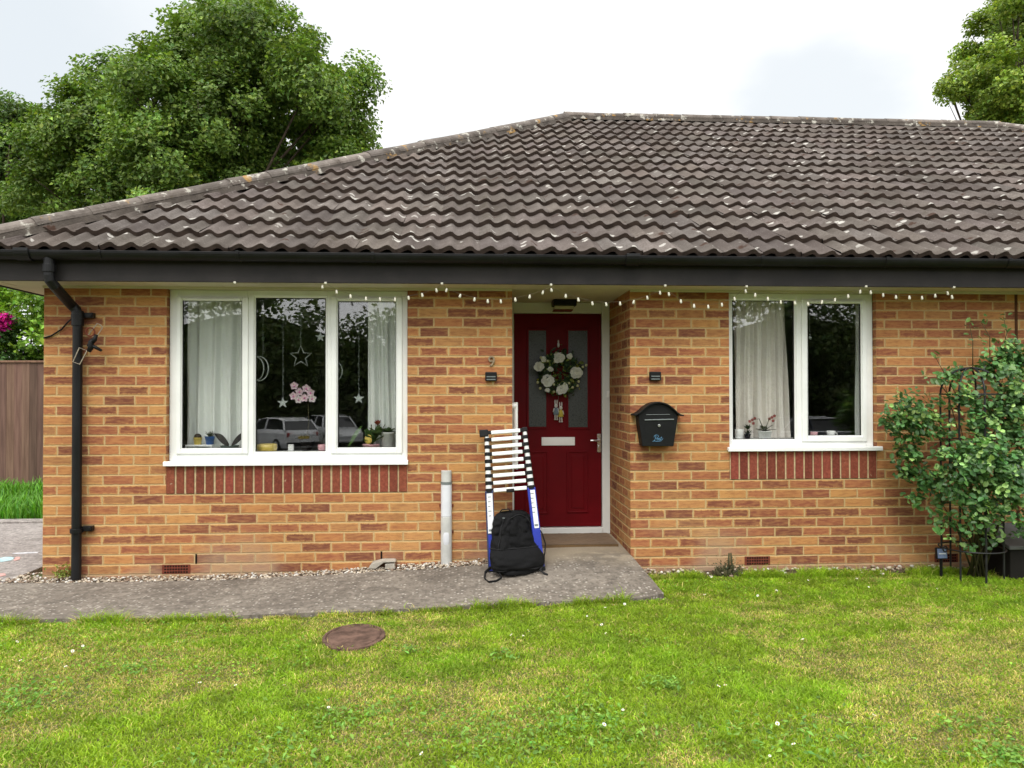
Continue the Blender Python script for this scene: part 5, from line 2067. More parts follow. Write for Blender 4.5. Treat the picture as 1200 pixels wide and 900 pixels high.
# chalk on the patio
for nm, mt_, pts in (("blue", "chalk_blue", [(0, 654), (6, 652.5), (14, 652.5), (18, 654.5), (12, 656.5), (0, 658.5)]),
                     ("pink", "chalk_pink", [(15, 655), (19, 652.5), (24, 652.5), (23, 655.5), (17, 657)]),
                     ("white", "chalk_white", [(14, 648.2), (30, 646.8), (46, 646.6), (44, 647.6), (22, 649)]),
                     ("rose", "chalk_pink", [(0, 672), (6, 671.5), (7, 674), (0, 675.5)])):
    P3 = []
    for (px, py) in pts:
        d = W(px, py, 0) - CAM
        k = (-0.089 - CAM.z) / d.z
        P3.append(CAM + d * k)
    mb = MB()
    mb.add(P3 + [p_ - Vector((0, 0, 0.003)) for p_ in P3], [tuple(range(len(P3))), tuple(range(2 * len(P3) - 1, len(P3) - 1, -1))] + [(i, (i + 1) % len(P3), len(P3) + (i + 1) % len(P3), len(P3) + i) for i in range(len(P3))])
    lab = {"blue": "pale blue chalk smear on the patio by the house corner", "pink": "pink chalk smear at the end of the blue chalk mark",
           "white": "thin white chalk line on the patio behind the blue mark", "rose": "faint pink chalk patch on the patio nearest the front path"}[nm]
    tag(mb.build("chalk_mark", mt_), lab, "chalk mark", "chalk marks on the patio")

# ---------------- obelisk, climbing rose, solar light, storage box
print("rose")
ox, oy, orad = W(1139, 672, -0.34).x, -0.34, 0.205
t = thing("garden_obelisk", "black wire garden obelisk inside the climbing rose", "obelisk", (ox, oy, GZ))
zt_o = W(1140, 462, oy).z
dome = W(1140, 431, oy).z
legs = [R(a) for a in (215, 262, 325, 45, 100, 160)]
for a in legs:
    mb = MB()
    px_, py_ = ox + orad * math.cos(a), oy + orad * math.sin(a)
    pts = [(px_, py_, GZ - 0.03), (px_, py_, zt_o)]
    for k in range(1, 9):
        b = PI / 2 * k / 8
        pts.append((ox + orad * math.cos(a) * math.cos(b), oy + orad * math.sin(a) * math.cos(b), zt_o + (dome - zt_o) * math.sin(b)))
    mb.tube(pts, 0.0075, 8)
    mb.build("upright", "black_iron", t)
for py in (641.5, 516, 462):
    mb = MB()
    zc = W(1139, py, oy).z
    rr_ = orad + (0.018 if py > 600 else 0.004)
    mb.tube([(ox + rr_ * math.cos(a), oy + rr_ * math.sin(a), zc) for a in np.linspace(0, 2 * PI, 40)[:-1]], 0.0055, 7, closed=True)
    if py > 600:
        for s_ in (-1, 1):
            mb.tube([(ox + s_ * (rr_ + 0.012) + 0.016 * math.cos(a), oy - 0.04, zc + 0.022 * math.sin(a)) for a in np.linspace(0, 2 * PI, 14)[:-1]], 0.0045, 6, closed=True)
    mb.build("hoop", "black_iron", t)

cl = [  # px, py, Y, radius px, leaves
    (1072, 478, -0.22, 24, 150), (1056, 492, -0.20, 20, 120), (1086, 494, -0.25, 22, 130), (1046, 488, -.18, 12, 40), (1070, 515, -0.18, 20, 90),
    (1066, 538, -0.15, 20, 100), (1076, 556, -0.15, 20, 90), (1084, 578, -0.16, 20, 110), (1100, 583, -0.22, 16, 70), (1060, 560, -0.14, 12, 40),
    (1120, 470, -0.30, 20, 80), (1136, 452, -0.34, 18, 64), (1106, 446, -0.25, 12, 40), (1118, 436, -.25, 10, 30), (1150, 478, -0.36, 20, 88), (1160, 430, -0.25, 20, 120),
    (1178, 424, -0.30, 24, 190), (1195, 420, -0.30, 24, 160), (1185, 448, -0.36, 26, 200), (1200, 470, -0.36, 28, 220), (1172, 484, -0.36, 22, 150), (1190, 505, -0.36, 24, 170),
    (1160, 505, -0.40, 20, 88), (1145, 500, -0.35, 16, 56), (1150, 535, -0.50, 26, 230), (1128, 540, -0.46, 20, 140), (1172, 540, -0.50, 26, 220), (1195, 545, -0.45, 26, 210),
    (1140, 562, -0.50, 26, 230), (1165, 570, -0.52, 28, 250), (1190, 580, -0.46, 28, 220), (1122, 572, -0.42, 18, 100), (1150, 595, -0.46, 24, 170), (1175, 605, -0.44, 24, 160),
    (1130, 600, -0.40, 20, 100), (1148, 618, -0.38, 18, 80), (1108, 600, -.3, 14, 46), (1102, 612, -0.25, 14, 46), (1126, 628, -0.34, 14, 50), (1140, 640, -.34, 9, 18), (1170, 625, -0.36, 18, 70), (1198, 615, -0.40, 22, 120),
    (1105, 505, -0.30, 22, 70), (1108, 545, -0.34, 22, 90), (1095, 560, -0.26, 18, 60), (1110, 620, -0.30, 16, 50), (1225, 450, -0.35, 36, 250), (1225, 520, -0.4, 40, 300), (1222, 580, -0.4, 36, 230), (1230, 620, -.35, 26, 100), (1250, 490, -.35, 36, 200)]
base = Vector((ox + 0.05, oy + 0.05, GZ))
rt = thing("climbing_rose", "green climbing rose bush spreading over the wall at the house end", "rose bush", tuple(base))
r2 = np.random.default_rng(41)
V, C = [], []
mb = MB()
stem_r = random.Random(9)
for i, (px, py, yv, rp, nl) in enumerate(cl):
    yv2 = yv - 0.13 if py > 440 else yv
    c0 = np.array(W(px, py, yv2))
    rad = rp * 0.0066
    nl = int(nl * (1.2 if py < 560 else (0.9 if py < 600 else 0.42)))
    # sprays of five leaflets
    ns = max(3, nl // 5)
    d = unit(r2.normal(size=(ns, 3)))
    pc = c0 + d * (rad * r2.random(ns) ** 0.5)[:, None] * np.array([1, 0.65, 1])
    pc[:, 1] = np.minimum(pc[:, 1], -0.03)
    sd3 = unit(r2.normal(size=(ns, 3)) + [0, -0.3, -0.1])
    nrm = unit(np.array([0, -0.55, 0.75]) + r2.normal(0, 0.38, (ns, 3)))
    side_ = np.cross(nrm, sd3)
    shade = tone(ns, (0.068, 0.155, 0.042), 0.40, 0.08, r2)
    lt = (r2.random(ns) < (0.20 if py > 500 or px > 1150 else 0.10))[:, None]
    shade = np.where(lt, tone(ns, (0.25, 0.40, 0.12), 0.28, 0.06, r2), shade)
    for k in range(5):
        along = (-0.9, -0.35, -0.35, 0.25, 0.25)[k] if k else 0.85
        sdn = 0 if k == 0 else (0.75 if k % 2 else -0.75)
        lp = pc + sd3 * (along * 0.052) + side_ * (sdn * 0.050)
        lp[:, 1] = np.minimum(lp[:, 1], -0.012)
        lv, lc = leaf_ovals(lp, unit(nrm + r2.normal(0, 0.25, (ns, 3))), r2.uniform(0.030, 0.056, ns), shade * np.exp(r2.normal(0, 0.10, ns))[:, None], 0.74, r2, 0.12)
        V.append(lv)
        C.append(lc)
    p1 = Vector(c0)
    mid = Vector((base.x * 0.6 + p1.x * 0.4, base.y * 0.6 + p1.y * 0.4 - 0.03, GZ + (p1.z - GZ) * 0.62))
    if i % 2 == 0 and px > 1095:
        mb.tube([base + Vector((stem_r.uniform(-.07, .07), stem_r.uniform(-.05, .05), 0)), mid + Vector((stem_r.uniform(-.06, .06), 0, 0)), p1], [0.008, 0.005, 0.002], 6)
# stray shoots on the left
for pts in ([(1125, 470), (1108, 440), (1096, 418)], [(1125, 480), (1100, 448), (1085, 442)], [(1080, 480), (1060, 470), (1042, 468)], [(1160, 430), (1160, 395), (1150, 378)], [(1172, 420), (1180, 390), (1176, 372)], [(1140, 430), (1140, 400), (1136, 380)]):
    mb.tube([W(a, b, -0.2) for a, b in pts], [0.004, 0.003, 0.002], 5)
    for (a, b) in pts[1:]:
        c0 = np.array(W(a, b, -0.2))
        ns = 5
        lp = c0 + r2.normal(0, 0.035, (ns, 3)) * [1, .4, .7]
        lv, lc = leaf_ovals(lp, unit(np.array([0, -0.5, 0.8]) + r2.normal(0, 0.4, (ns, 3))), r2.uniform(0.03, 0.062, ns), tone(ns, (0.09, 0.17, 0.04), 0.25, 0.1, r2), 0.62, r2)
        V.append(lv)
        C.append(lc)
np_obj("foliage", np.concatenate(V), 4, np.concatenate(C), "rose_leaf", rt)
mb.build("stems", "stem", rt, smooth=True)

q = W(1103, 660, -0.30)
t = thing("solar_light", "small stake solar light beside the garden obelisk", "solar light", (q.x, -0.30, GZ))
zc = W(1103, 648, -0.30).z
mb = MB()
mb.tube([(q.x, -0.295, GZ - 0.03), (q.x, -0.295, zc)], 0.009, 8)
mb.build("stake", "black_pl", t)
mb = MB()
T_ = lambda x, y, z: Vector((q.x + x, -0.30 + y * math.cos(0.5) - z * math.sin(0.5) * -1 * 0.3, zc + z))
mb.box(-0.042, 0.042, -0.012, 0.016, -0.045, 0.04, T=T_)
hd = mb.build("lamp_head", "black_pl", t, bevel=0.004)
mb = MB()
mb.box(-0.036, 0.036, -0.0165, -0.0125, -0.036, 0.034, T=T_)
mb.build("solar_panel", "solar", hd)
mb = MB()
mb.box(-0.026, 0.026, -0.019, -0.017, -0.006, 0.002, T=T_)
mb.build("light_strip", "label_white", hd)

q = W(1192, 668, -0.42)
t = thing("storage_box", "dark garden storage box with sloping grey lid under the rose", "storage box", (q.x + 0.3, -0.2, GZ))
xa = W(1181, 650, -0.40).x
mb = MB()
zt1 = W(1186, 637, -0.4).z
mb.prism([(-0.40, GZ - 0.02), (-0.05, GZ - 0.02), (-0.05, zt1 + 0.06), (-0.40, zt1 - 0.04)], xa + 0.02, xa + 0.85, plane="yz")
mb.build("body", "dark_box", t, bevel=0.006)
mb = MB()
mb.prism([(-0.43, zt1 - 0.042), (-0.03, zt1 + 0.068), (-0.03, zt1 + 0.095), (-0.43, zt1 - 0.015)], xa - 0.01, xa + 0.88, plane="yz")
mb.build("lid", "grey_lid", t, bevel=0.005)

# ------------------------------------------------------------------ things seen through the windows
print("interior")


def curtain(name, lab, x0, x1, z0, z1, y, mat, nfold, amp, seed, taper=0.0):
    r = random.Random(seed)
    ph = [r.uniform(0, 6) for _ in range(6)]
    mb = MB()

    def fn(u, v):
        uu = u + 0.02 * math.sin(v * 3 + ph[0])
        x = x0 + (x1 - x0) * u + taper * (1 - v) ** 2 * (u - 0.0)
        a = amp * (0.6 + 0.6 * (1 - v))
        yy = y + a * math.sin(2 * PI * nfold * uu + ph[1] + 0.6 * math.sin(v * 2 + ph[2])) + a * 0.6 * math.sin(2 * PI * nfold * 1.73 * uu + ph[3]) + 0.3 * a * math.sin(v * 7 + u * 20)
        return Vector((x, yy, z0 + (z1 - z0) * v))
    mb.grid(fn, 120, 24)
    n0 = len(mb.v)
    mb.v += [(a, b + 0.003, c) for a, b, c in mb.v]
    mb.col += list(mb.col)
    mb.f += [tuple(n0 + i for i in f[::-1]) for f in mb.f]
    mb.mi += list(mb.mi)
    return tag(mb.build(name, mat, smooth=True), lab, "curtain")


zb = 0.86
curtain("curtain", "pale net curtain filling the left pane of the large window", W(220, 500, 0.235).x, W(286, 500, 0.235).x, 0.845, 2.05, 0.235, "curtain", 4, 0.02, 1)
curtain("curtain", "pale gathered curtain behind the right pane of the large window", W(431, 500, 0.235).x, W(466, 500, 0.235).x, 0.845, 2.05, 0.235, "curtain", 4, 0.02, 2, 0.02)
curtain("curtain", "beige gathered curtain behind the left pane of the smaller window", W(861, 500, 0.235).x, W(921, 500, 0.235).x, 0.92, 2.05, 0.235, "curtain_beige", 7, 0.022, 3, 0.03)
curtain("curtain", "narrow edge of curtain at the right of the smaller window", W(1003.5, 500, 0.235).x, W(1012, 500, 0.235).x, 0.92, 2.05, 0.235, "curtain", 1, 0.012, 4)

Z1 = W1[2] + 0.012 + 0.061
Z2 = W2[2] + 0.012 + 0.061


def pot(parent, name, x, y, z, r0, r1, h, mat):
    mb = MB()
    mb.lathe([(r0 * 0.9, 0), (r0, 0.003), (r1, h * 0.9), (r1 * 1.06, h * 0.92), (r1 * 1.06, h), (r1 * 0.9, h), (r1 * 0.86, h * 0.85)], (x, y, z), 24)
    return mb.build(name, mat, parent, smooth=True)


def stick_leaves(parent, x, y, z, n, L, wd, spread, col, seed, up=0.6, name="leaves"):
    r = np.random.default_rng(seed)
    an = r.uniform(0, 2 * PI, n)
    el = np.clip(r.normal(up, 0.3, n), 0.05, 1.5)
    mb = MB()
    for i in range(n):
        d = Vector((math.cos(an[i]) * math.cos(el[i]), math.sin(an[i]) * math.cos(el[i]), math.sin(el[i])))
        sdv = d.cross(Vector((0, 0, 1))).normalized()
        LL = L * r.uniform(0.7, 1.2)
        ww = wd * r.uniform(0.8, 1.2)
        f = r.uniform(0.7, 1.25)
        def fn(u, v, d=d, sdv=sdv, LL=LL, ww=ww):
            drop = -0.35 * LL * v * v * spread
            return Vector((x, y, z)) + d * LL * v + sdv * ((u - 0.5) * ww * math.sin(PI * (0.12 + 0.86 * v))) + Vector((0, 0, drop + abs(u - 0.5) * ww * 0.3))
        mb.grid(fn, 4, 8, 0, tuple(c_ * f for c_ in col))
    return mb.build(name, "leaf", parent, smooth=True)


# shelf stand with two little pots
sx0, sx1 = W(223, 521, 0.24).x, W(254, 521, 0.24).x
zs = W(238, 520.5, 0.2).z
zs = max(zs, Z1 + 0.03)
mb = MB()
mb.box(sx0, sx1, 0.125, 0.195, zs - 0.012, zs)
for xx in (sx0, sx1 - 0.012):
    mb.box(xx, xx + 0.012, 0.126, 0.194, Z1, zs - 0.0125)
tag(mb.build("pot_stand", "white_pot", bevel=0.002), "small white stand holding two pots inside the large window", "stand")
px_ = W(235, 515, 0.22).x
t = thing("potted_cactus", "small yellow pot with a dark round cactus inside the large window", "potted plant", (px_, 0.158, zs))
pot(t, "pot", px_, 0.158, zs, 0.026, 0.032, 0.055, "yellow")
mb = MB()
mb.ball((px_, 0.158, zs + 0.06), (0.028, 0.028, 0.026), 14, 8, 0, (0.05, 0.035, 0.025))
mb.build("cactus", "leaf", t, smooth=True)
px_ = W(244, 515, 0.22).x
px_ = max(px_, px_)
px2 = W(246, 515, 0.22).x
t = thing("potted_succulent", "small blue pot of spiky succulent inside the large window", "potted plant", (px2 + 0.02, 0.158, zs))
pot(t, "pot", px2 + 0.02, 0.158, zs, 0.027, 0.037, 0.062, "blue_pot")
stick_leaves(t, px2 + 0.02, 0.158, zs + 0.055, 22, 0.055, 0.014, 0.2, (0.06, 0.07, 0.045), 3, 0.8)
px_ = W(272, 517, 0.22).x
t = thing("bowl_plant", "dark bowl planter with two broad dark leaves inside the large window", "potted plant", (px_, 0.158, Z1))
pot(t, "bowl", px_, 0.158, Z1, 0.062, 0.068, 0.05, "green_pot")
mb = MB()
for s_, L in ((-1, 0.15), (1, 0.16)):
    def fn(u, v, s_=s_, L=L):
        return Vector((px_ + 0.005 + s_ * (0.01 + L * 0.72 * v), 0.15 + 0.02 * (u - .5), Z1 + 0.05 + L * 0.62 * v ** 0.8 + (u - 0.5) * 0.062 * math.sin(PI * (0.1 + 0.88 * v))))
    mb.grid(fn, 5, 10, 0, (0.028, 0.022, 0.022))
mb.build("leaves", "leaf", t, smooth=True)

# middle pane
px_ = W(313, 523, 0.2).x
mb = MB()
mb.lathe([(0.06, 0), (0.072, 0.006), (0.077, 0.03), (0.075, 0.056), (0.069, 0.058), (0.068, 0.03), (0.05, 0.012)], (px_, 0.20, Z1), 28)
tag(mb.build("dish", "yellow", smooth=True), "round yellow dish inside the middle pane of the large window", "dish")
px_ = W(342, 523, 0.2).x
mb = MB()
mb.box(px_ - 0.02, px_ + 0.02, 0.19, 0.158, Z1, Z1 + 0.055)
mb.box(px_ - 0.014, px_ + 0.014, 0.186, 0.19, Z1 + 0.008, Z1 + 0.046)
tag(mb.build("candle_holder", "white_pot", bevel=0.006), "small white block ornament inside the middle pane", "ornament")
px_ = W(378, 523, 0.2).x
mb = MB()
mb.lathe([(0.028, 0), (0.035, 0.02), (0.036, 0.05), (0.031, 0.052), (0.029, 0.02)], (px_, 0.20, Z1), 20)
tag(mb.build("cup", "pink_pot", smooth=True), "pale pink cup at the edge of the middle pane", "cup")

oq = W(354, 462, 0.28)
t = thing("orchid", "pink orchid in bloom standing inside the middle pane of the large window", "orchid", (oq.x, 0.30, Z1))
pot(t, "pot", oq.x + 0.03, 0.30, Z1, 0.04, 0.055, 0.09, "hole")
mb = MB()
mb.tube([(oq.x + 0.03, 0.30, Z1 + 0.08), (oq.x + 0.05, 0.30, Z1 + 0.22), (oq.x + 0.04, 0.29, oq.z + 0.02), (oq.x - 0.02, 0.28, oq.z + 0.07), (oq.x - 0.07, 0.275, oq.z + 0.03)], 0.004, 6)
mb.build("stalk", "stem", t, smooth=True)
stick_leaves(t, oq.x + 0.03, 0.30, Z1 + 0.08, 6, 0.16, 0.05, 0.8, (0.02, 0.03, 0.016), 8, 0.35)


def orchid_flower(parent, c, s, col, seed):
    r = random.Random(seed)
    mb = MB()
    for k in range(5):
        a = PI / 2 + 2 * PI * k / 5 + r.uniform(-.1, .1)
        L = s * (1.0 if k else 0.95)
        d = Vector((math.cos(a), -0.12, math.sin(a)))
        tn = Vector((-math.sin(a), 0, math.cos(a)))
        f = r.uniform(0.85, 1.1)
        mb.grid(lambda u, v, d=d, tn=tn, L=L: c + d * L * v + tn * ((u - .5) * L * 1.0 * math.sin(PI * (0.15 + 0.8 * v))) + Vector((0, -abs(u - .5) * L * 0.25, 0)), 4, 5, 0, tuple(x * f for x in col))
    mb.ball(c + Vector((0, -0.006, -0.004)), (s * 0.2, s * 0.25, s * 0.2), 8, 6, 0, (col[0], col[1] * 0.35, col[2] * 0.8))
    return mb.build("flower", "petal", parent, smooth=True)


for i, (px, py) in enumerate(((345, 452), (351, 459), (344, 464), (359, 455), (364, 460), (357, 466), (366, 467), (350, 468))):
    c = W(px, py, 0.265)
    orchid_flower(t, c, 0.034, (0.78, 0.60, 0.70) if i < 6 else (0.80, 0.72, 0.76), i)


def star_pts(c, r0, r1=None, y=0.19):
    r1 = r1 or r0 * 0.42
    return [(c.x + (r0 if k % 2 == 0 else r1) * math.sin(PI * k / 5), c.z + (r0 if k % 2 == 0 else r1) * math.cos(PI * k / 5)) for k in range(10)]


YH = 0.17


def hang(name, lab, px, py, kind, rpx, thread_top=352):
    c = W(px, py, YH)
    s_ = 1 / (FPX / (YH - CAM.y))
    rad = rpx * s_
    t = thing(name, lab, "ornament", (c.x, YH, c.z), "ornaments hanging in the window")
    mb = MB()
    if kind == "star":
        pl = star_pts(c, rad)
        mb.tube([(a, YH, b) for a, b in pl], 0.0045, 6, closed=True)
    elif kind == "solid":
        mb.prism(star_pts(c, rad), YH - 0.006, YH + 0.006)
    else:
        outer = [(c.x + rad * 0.75 * (-0.4 + math.cos(a) * 1.0), c.z + rad * math.sin(a)) for a in np.linspace(-PI * 0.62, PI * 0.62, 18)]
        inner = [(c.x + rad * 0.75 * (-0.75 + math.cos(a) * 0.85), c.z + rad * 0.95 * math.sin(a)) for a in np.linspace(PI * 0.55, -PI * 0.55, 14)]
        mb.tube([(a, YH, b) for a, b in outer + inner], 0.0042, 6, closed=True)
    mb.build("shape", "silver", t, smooth=False)
    mb = MB()
    tz = W(px, thread_top, YH).z
    mb.tube([(c.x, YH, c.z + rad * 0.9), (c.x, YH, tz)], 0.0009, 5)
    r = random.Random(int(px))
    zc_ = c.z + rad
    while zc_ < tz - 0.03:
        zc_ += r.uniform(0.03, 0.07)
        mb.ball((c.x + r.uniform(-.006, .008), YH, zc_), 0.003, 6, 5)
    mb.build("thread", "silver", t)
    return t


hang("hanging_moon", "large crescent moon outline hanging left in the middle pane", 308, 432, "moon", 14)
hang("hanging_star", "large open star outline hanging in the middle pane", 352.5, 418, "star", 13)
hang("hanging_star", "small solid star hanging low on a long beaded string in the middle pane", 331.5, 472, "solid", 6.5)
hang("hanging_star", "small solid star hanging high at the right of the middle pane", 375.5, 395, "solid", 6)
hang("hanging_star", "small solid star hanging in the right pane beside the curtain", 420.5, 467, "solid", 6.5)
hang("hanging_moon", "crescent moon outline hanging at the left of the right pane", 396, 435, "moon", 11)

# right pane planter
px_ = W(436, 521, 0.22).x
t = thing("window_planter", "pink speckled planter of mixed leaves in the right pane of the large window", "potted plant", (px_, 0.158, Z1))
pot(t, "planter", px_, 0.165, Z1, 0.058, 0.066, 0.055, "pink_pot")
stick_leaves(t, px_, 0.158, Z1 + 0.05, 14, 0.15, 0.06, 0.6, (0.05, 0.11, 0.03), 21, 0.95)
stick_leaves(t, px_ + 0.05, 0.158, Z1 + 0.12, 16, 0.10, 0.045, 0.6, (0.06, 0.10, 0.03), 22, 0.8, "upper_leaves")
stick_leaves(t, px_ + 0.05, 0.165, Z1 + 0.20, 7, 0.05, 0.025, 0.3, (0.20, 0.03, 0.02), 23, 0.9, "red_bracts")
mb = MB()
for k in range(5):
    a = k * 1.26
    mb.tube([(px_, 0.158, Z1 + 0.04), (px_ + 0.03 * math.cos(a) + 0.03, 0.158 + 0.02 * math.sin(a), Z1 + 0.13), (px_ + 0.06 * math.cos(a) + 0.05, 0.158 + 0.03 * math.sin(a), Z1 + 0.21)], 0.003, 5)
mb.build("stems", "stem", t, smooth=True)
px_ = W(432, 507, 0.16).x
mb = MB()
mb.ball((px_ + 0.003, 0.118, Z1 + 0.095), (0.03, 0.012, 0.038), 12, 8)
mb.build("yellow_tag", "yellow", t, smooth=True)
mb = MB()
px_ = W(414, 510, 0.22).x
mb.grid(lambda u, v: Vector((px_ - 0.03 + 0.11 * v, 0.152, Z1 + 0.03 + 0.17 * v ** 0.8 + (u - .5) * 0.055 * math.sin(PI * (0.08 + 0.9 * v)))), 5, 10, 0, (0.075, 0.16, 0.03))
mb.build("broad_leaf", "leaf", t, smooth=True)
px_ = W(456, 517, 0.26).x
t = thing("tall_pot", "grey pot of small leaves beside the curtain in the right pane", "potted plant", (px_, 0.168, Z1))
pot(t, "pot", px_, 0.168, Z1, 0.045, 0.052, 0.15, "conduit")
stick_leaves(t, px_, 0.168, Z1 + 0.145, 26, 0.07, 0.032, 0.7, (0.05, 0.09, 0.03), 33, 0.4)

# smaller window
px_ = W(894, 509, 0.2).x
t = thing("red_orchid", "white pot of red orchids inside the smaller window", "orchid", (px_, 0.16, Z2))
pot(t, "pot", px_, 0.16, Z2, 0.045, 0.055, 0.06, "white_pot")
mb = MB()
ends = []
for (px, py) in ((881, 492), (904, 489)):
    e = W(px, py, 0.2)
    mb.tube([(px_, 0.16, Z2 + 0.05), ((px_ + e.x) / 2, 0.16, Z2 + 0.16), (e.x, 0.205, e.z)], 0.003, 6)
    ends.append(e)
mb.build("stalks", "stem", t, smooth=True)
k = 0
for e in ends:
    for dx, dz in ((0, 0), (-0.022, -0.012), (0.02, 0.012), (0.008, -0.028)):
        orchid_flower(t, e + Vector((dx, -0.01, dz)), 0.014, (0.36, 0.11, 0.11), 50 + k)
        k += 1
stick_leaves(t, px_, 0.16, Z2 + 0.055, 7, 0.10, 0.03, 0.6, (0.04, 0.055, 0.03), 44, 0.6)
px_ = W(864, 508, 0.2).x
mb = MB()
mb.lathe([(0.028, 0), (0.033, 0.01), (0.035, 0.075), (0.031, 0.077), (0.028, 0.02)], (px_, 0.158, Z2), 20)
tag(mb.build("white_cup", "white_pot", smooth=True), "plain white cup in the left corner of the smaller window", "cup")
px_ = W(872, 500, 0.24).x
t = thing("small_fir", "dark little spiky plant beside the white cup in the smaller window", "potted plant", (px_, 0.165, Z2))
pot(t, "pot", px_, 0.165, Z2, 0.02, 0.026, 0.035, "hole")
stick_leaves(t, px_, 0.165, Z2 + 0.03, 30, 0.05, 0.01, 0.3, (0.03, 0.045, 0.03), 61, 0.7)
stick_leaves(t, px_, 0.165, Z2 + 0.07, 24, 0.05, 0.010, 0.2, (0.03, 0.045, 0.03), 62, 0.9, "top_leaves")
px_ = W(951, 506, 0.2).x
mb = MB()
mb.lathe([(0.02, 0), (0.027, 0.005), (0.03, 0.05), (0.027, 0.052), (0.024, 0.01)], (px_, 0.158, Z2), 18)
tag(mb.build("pink_pot", "pink_pot", smooth=True), "small pink pot in the right pane of the smaller window", "pot")
px_ = W(971, 506, 0.2).x
mb = MB()
mb.lathe([(0.024, 0), (0.026, 0.004), (0.036, 0.058), (0.033, 0.06), (0.022, 0.01)], (px_, 0.158, Z2), 20)
mb.tube([(px_ + 0.028, 0.158, Z2 + 0.045), (px_ + 0.052, 0.158, Z2 + 0.04), (px_ + 0.05, 0.158, Z2 + 0.018), (px_ + 0.026, 0.158, Z2 + 0.016)], 0.004, 6)
tag(mb.build("mug", "white_pot", smooth=True), "white mug with a handle in the right pane of the smaller window", "mug")
c = W(949, 396, 0.15)
t = thing("crystal_ornament", "silver crystal drop hanging in the smaller window", "ornament", tuple(c))
mb = MB()
mb.lathe([(0.001, -0.016), (0.012, -0.004), (0.014, 0.004), (0.006, 0.014), (0.001, 0.018)], c, 8)
mb.ball(c + Vector((0, 0, 0.026)), 0.006, 8, 6)
mb.build("drop", "silver", t)
mb = MB()
mb.tube([c + Vector((0, 0, 0.03)), c + Vector((0, 0, 0.22))], 0.0012, 5)
mb.build("thread", "silver", t)

# ------------------------------------------------------------------ fence, shrubs and trees behind
print("trees")
FY = 5.5
t = thing("fence", "weathered brown close board wooden fence beside the house", "fence", (-3, FY, GZ))
mb = MB()
x = -12.0
ftop = W(25, 422.5, FY).z
r = random.Random(4)
while x < -0.05:
    wdt = 0.105
    f = r.uniform(0.7, 1.2)
    mb.box(x, min(x + wdt, -0.02), FY + r.uniform(0, 0.006), FY + 0.018, GZ - 0.05, ftop - 0.03 + r.uniform(-.004, .004), 0, (f, f * r.uniform(.95, 1.03), f * r.uniform(.92, 1.02)))
    x += wdt - 0.006 + 0.008
mb.build("boards", "fence", t)
mb = MB()
mb.box(-12, -0.02, FY - 0.02, FY + 0.04, ftop - 0.029, ftop, 0, (1.35, 1.3, 1.15))
mb.build("capping_rail", "fence", t, bevel=0.004)
for xp in (-11, -9, -7, -5, -1.3):
    MB().box(xp, xp + 0.1, FY + 0.02, FY + 0.12, GZ - 0.1, ftop - 0.03).build("post", "fence", t, bevel=0.004)


def branchy(parent, base, r0, targets, seed):
    r = random.Random(seed)
    mb = MB()
    base = Vector(base)
    topz = max(b_[2] for b_ in targets)
    hub = base + Vector((0, 0, (topz - base.z) * 0.35))
    mb.tube([base - Vector((0, 0, 0.2)), base + (hub - base) * 0.5 + Vector((r.uniform(-.1, .1), 0, 0)), hub], [r0 * 1.2, r0, r0 * 0.8], 10)
    mb.build("trunk", "bark", parent, smooth=True)
    mb = MB()
    for (x, y, z, rad) in targets:
        e = Vector((x, y, z))
        m1 = hub + (e - hub) * 0.5 + Vector((r.uniform(-.3, .3), r.uniform(-.3, .3), r.uniform(0, .4)))
        mb.tube([hub - Vector((0, 0, r.uniform(0, 1))), m1, e], [r0 * 0.34, r0 * 0.16, r0 * 0.04], 7)
        for _ in range(4):
            d = Vector((r.gauss(0, 1), r.gauss(0, 1), r.gauss(0.3, 1))).normalized()
            mb.tube([m1 + (e - m1) * r.random(), e + d * rad * 0.8], [r0 * 0.10, r0 * 0.025], 5)
    mb.build("branches", "bark", parent, smooth=True)


def tree(name, lab, base, blobs, ncl, nlf, size, colr, seed, r0=0.3, clump_r=0.42, **kw):
    t = thing(name, lab, "tree", base)
    branchy(t, base, r0, blobs, seed)
    v, c = foliage(blobs, ncl, nlf, size, colr, seed, clump_r=clump_r, **kw)
    np_obj("crown", v, 3, c, "leaf", t)
    return t


def bl(lst, Y, jit, seed):
    r = random.Random(seed)
    out = []
    for (px, py, rp) in lst:
        y = Y + r.uniform(-jit, jit)
        c = W(px, py, y)
        out.append((c.x, c.y, c.z, rp * (y - CAM.y) / FPX))
    return out


big = [(280, 42, 55), (240, 50, 42), (325, 50, 42), (215, 85, 50), (300, 95, 62), (365, 95, 46), (165, 85, 38), (140, 110, 42), (185, 135, 55), (255, 140, 60), (330, 145, 58), (390, 130, 42),
       (405, 150, 34), (100, 130, 36), (120, 165, 48), (190, 190, 55), (270, 195, 55), (345, 195, 45), (75, 160, 34), (60, 190, 40), (130, 220, 50), (205, 240, 50), (60, 230, 45), (280, 240, 50), (395, 185, 28), (350, 240, 40), (290, 15, 34), (410, 95, 22)]
tree("leafy_tree", "big round leafy green tree rising behind the roof hip", (W(240, 250, 15).x, 15, GZ), bl(big, 15, 1.5, 3), 720, 230, 0.112, (0.128, 0.205, 0.038), 21, 0.26, 0.50, young=0.08)
sm = [(10, 150, 34), (30, 185, 36), (-15, 180, 40), (0, 215, 44), (40, 235, 34), (-40, 220, 50), (-60, 170, 40), (15, 128, 14), (-10, 250, 40), (60, 255, 36), (120, 262, 40)]
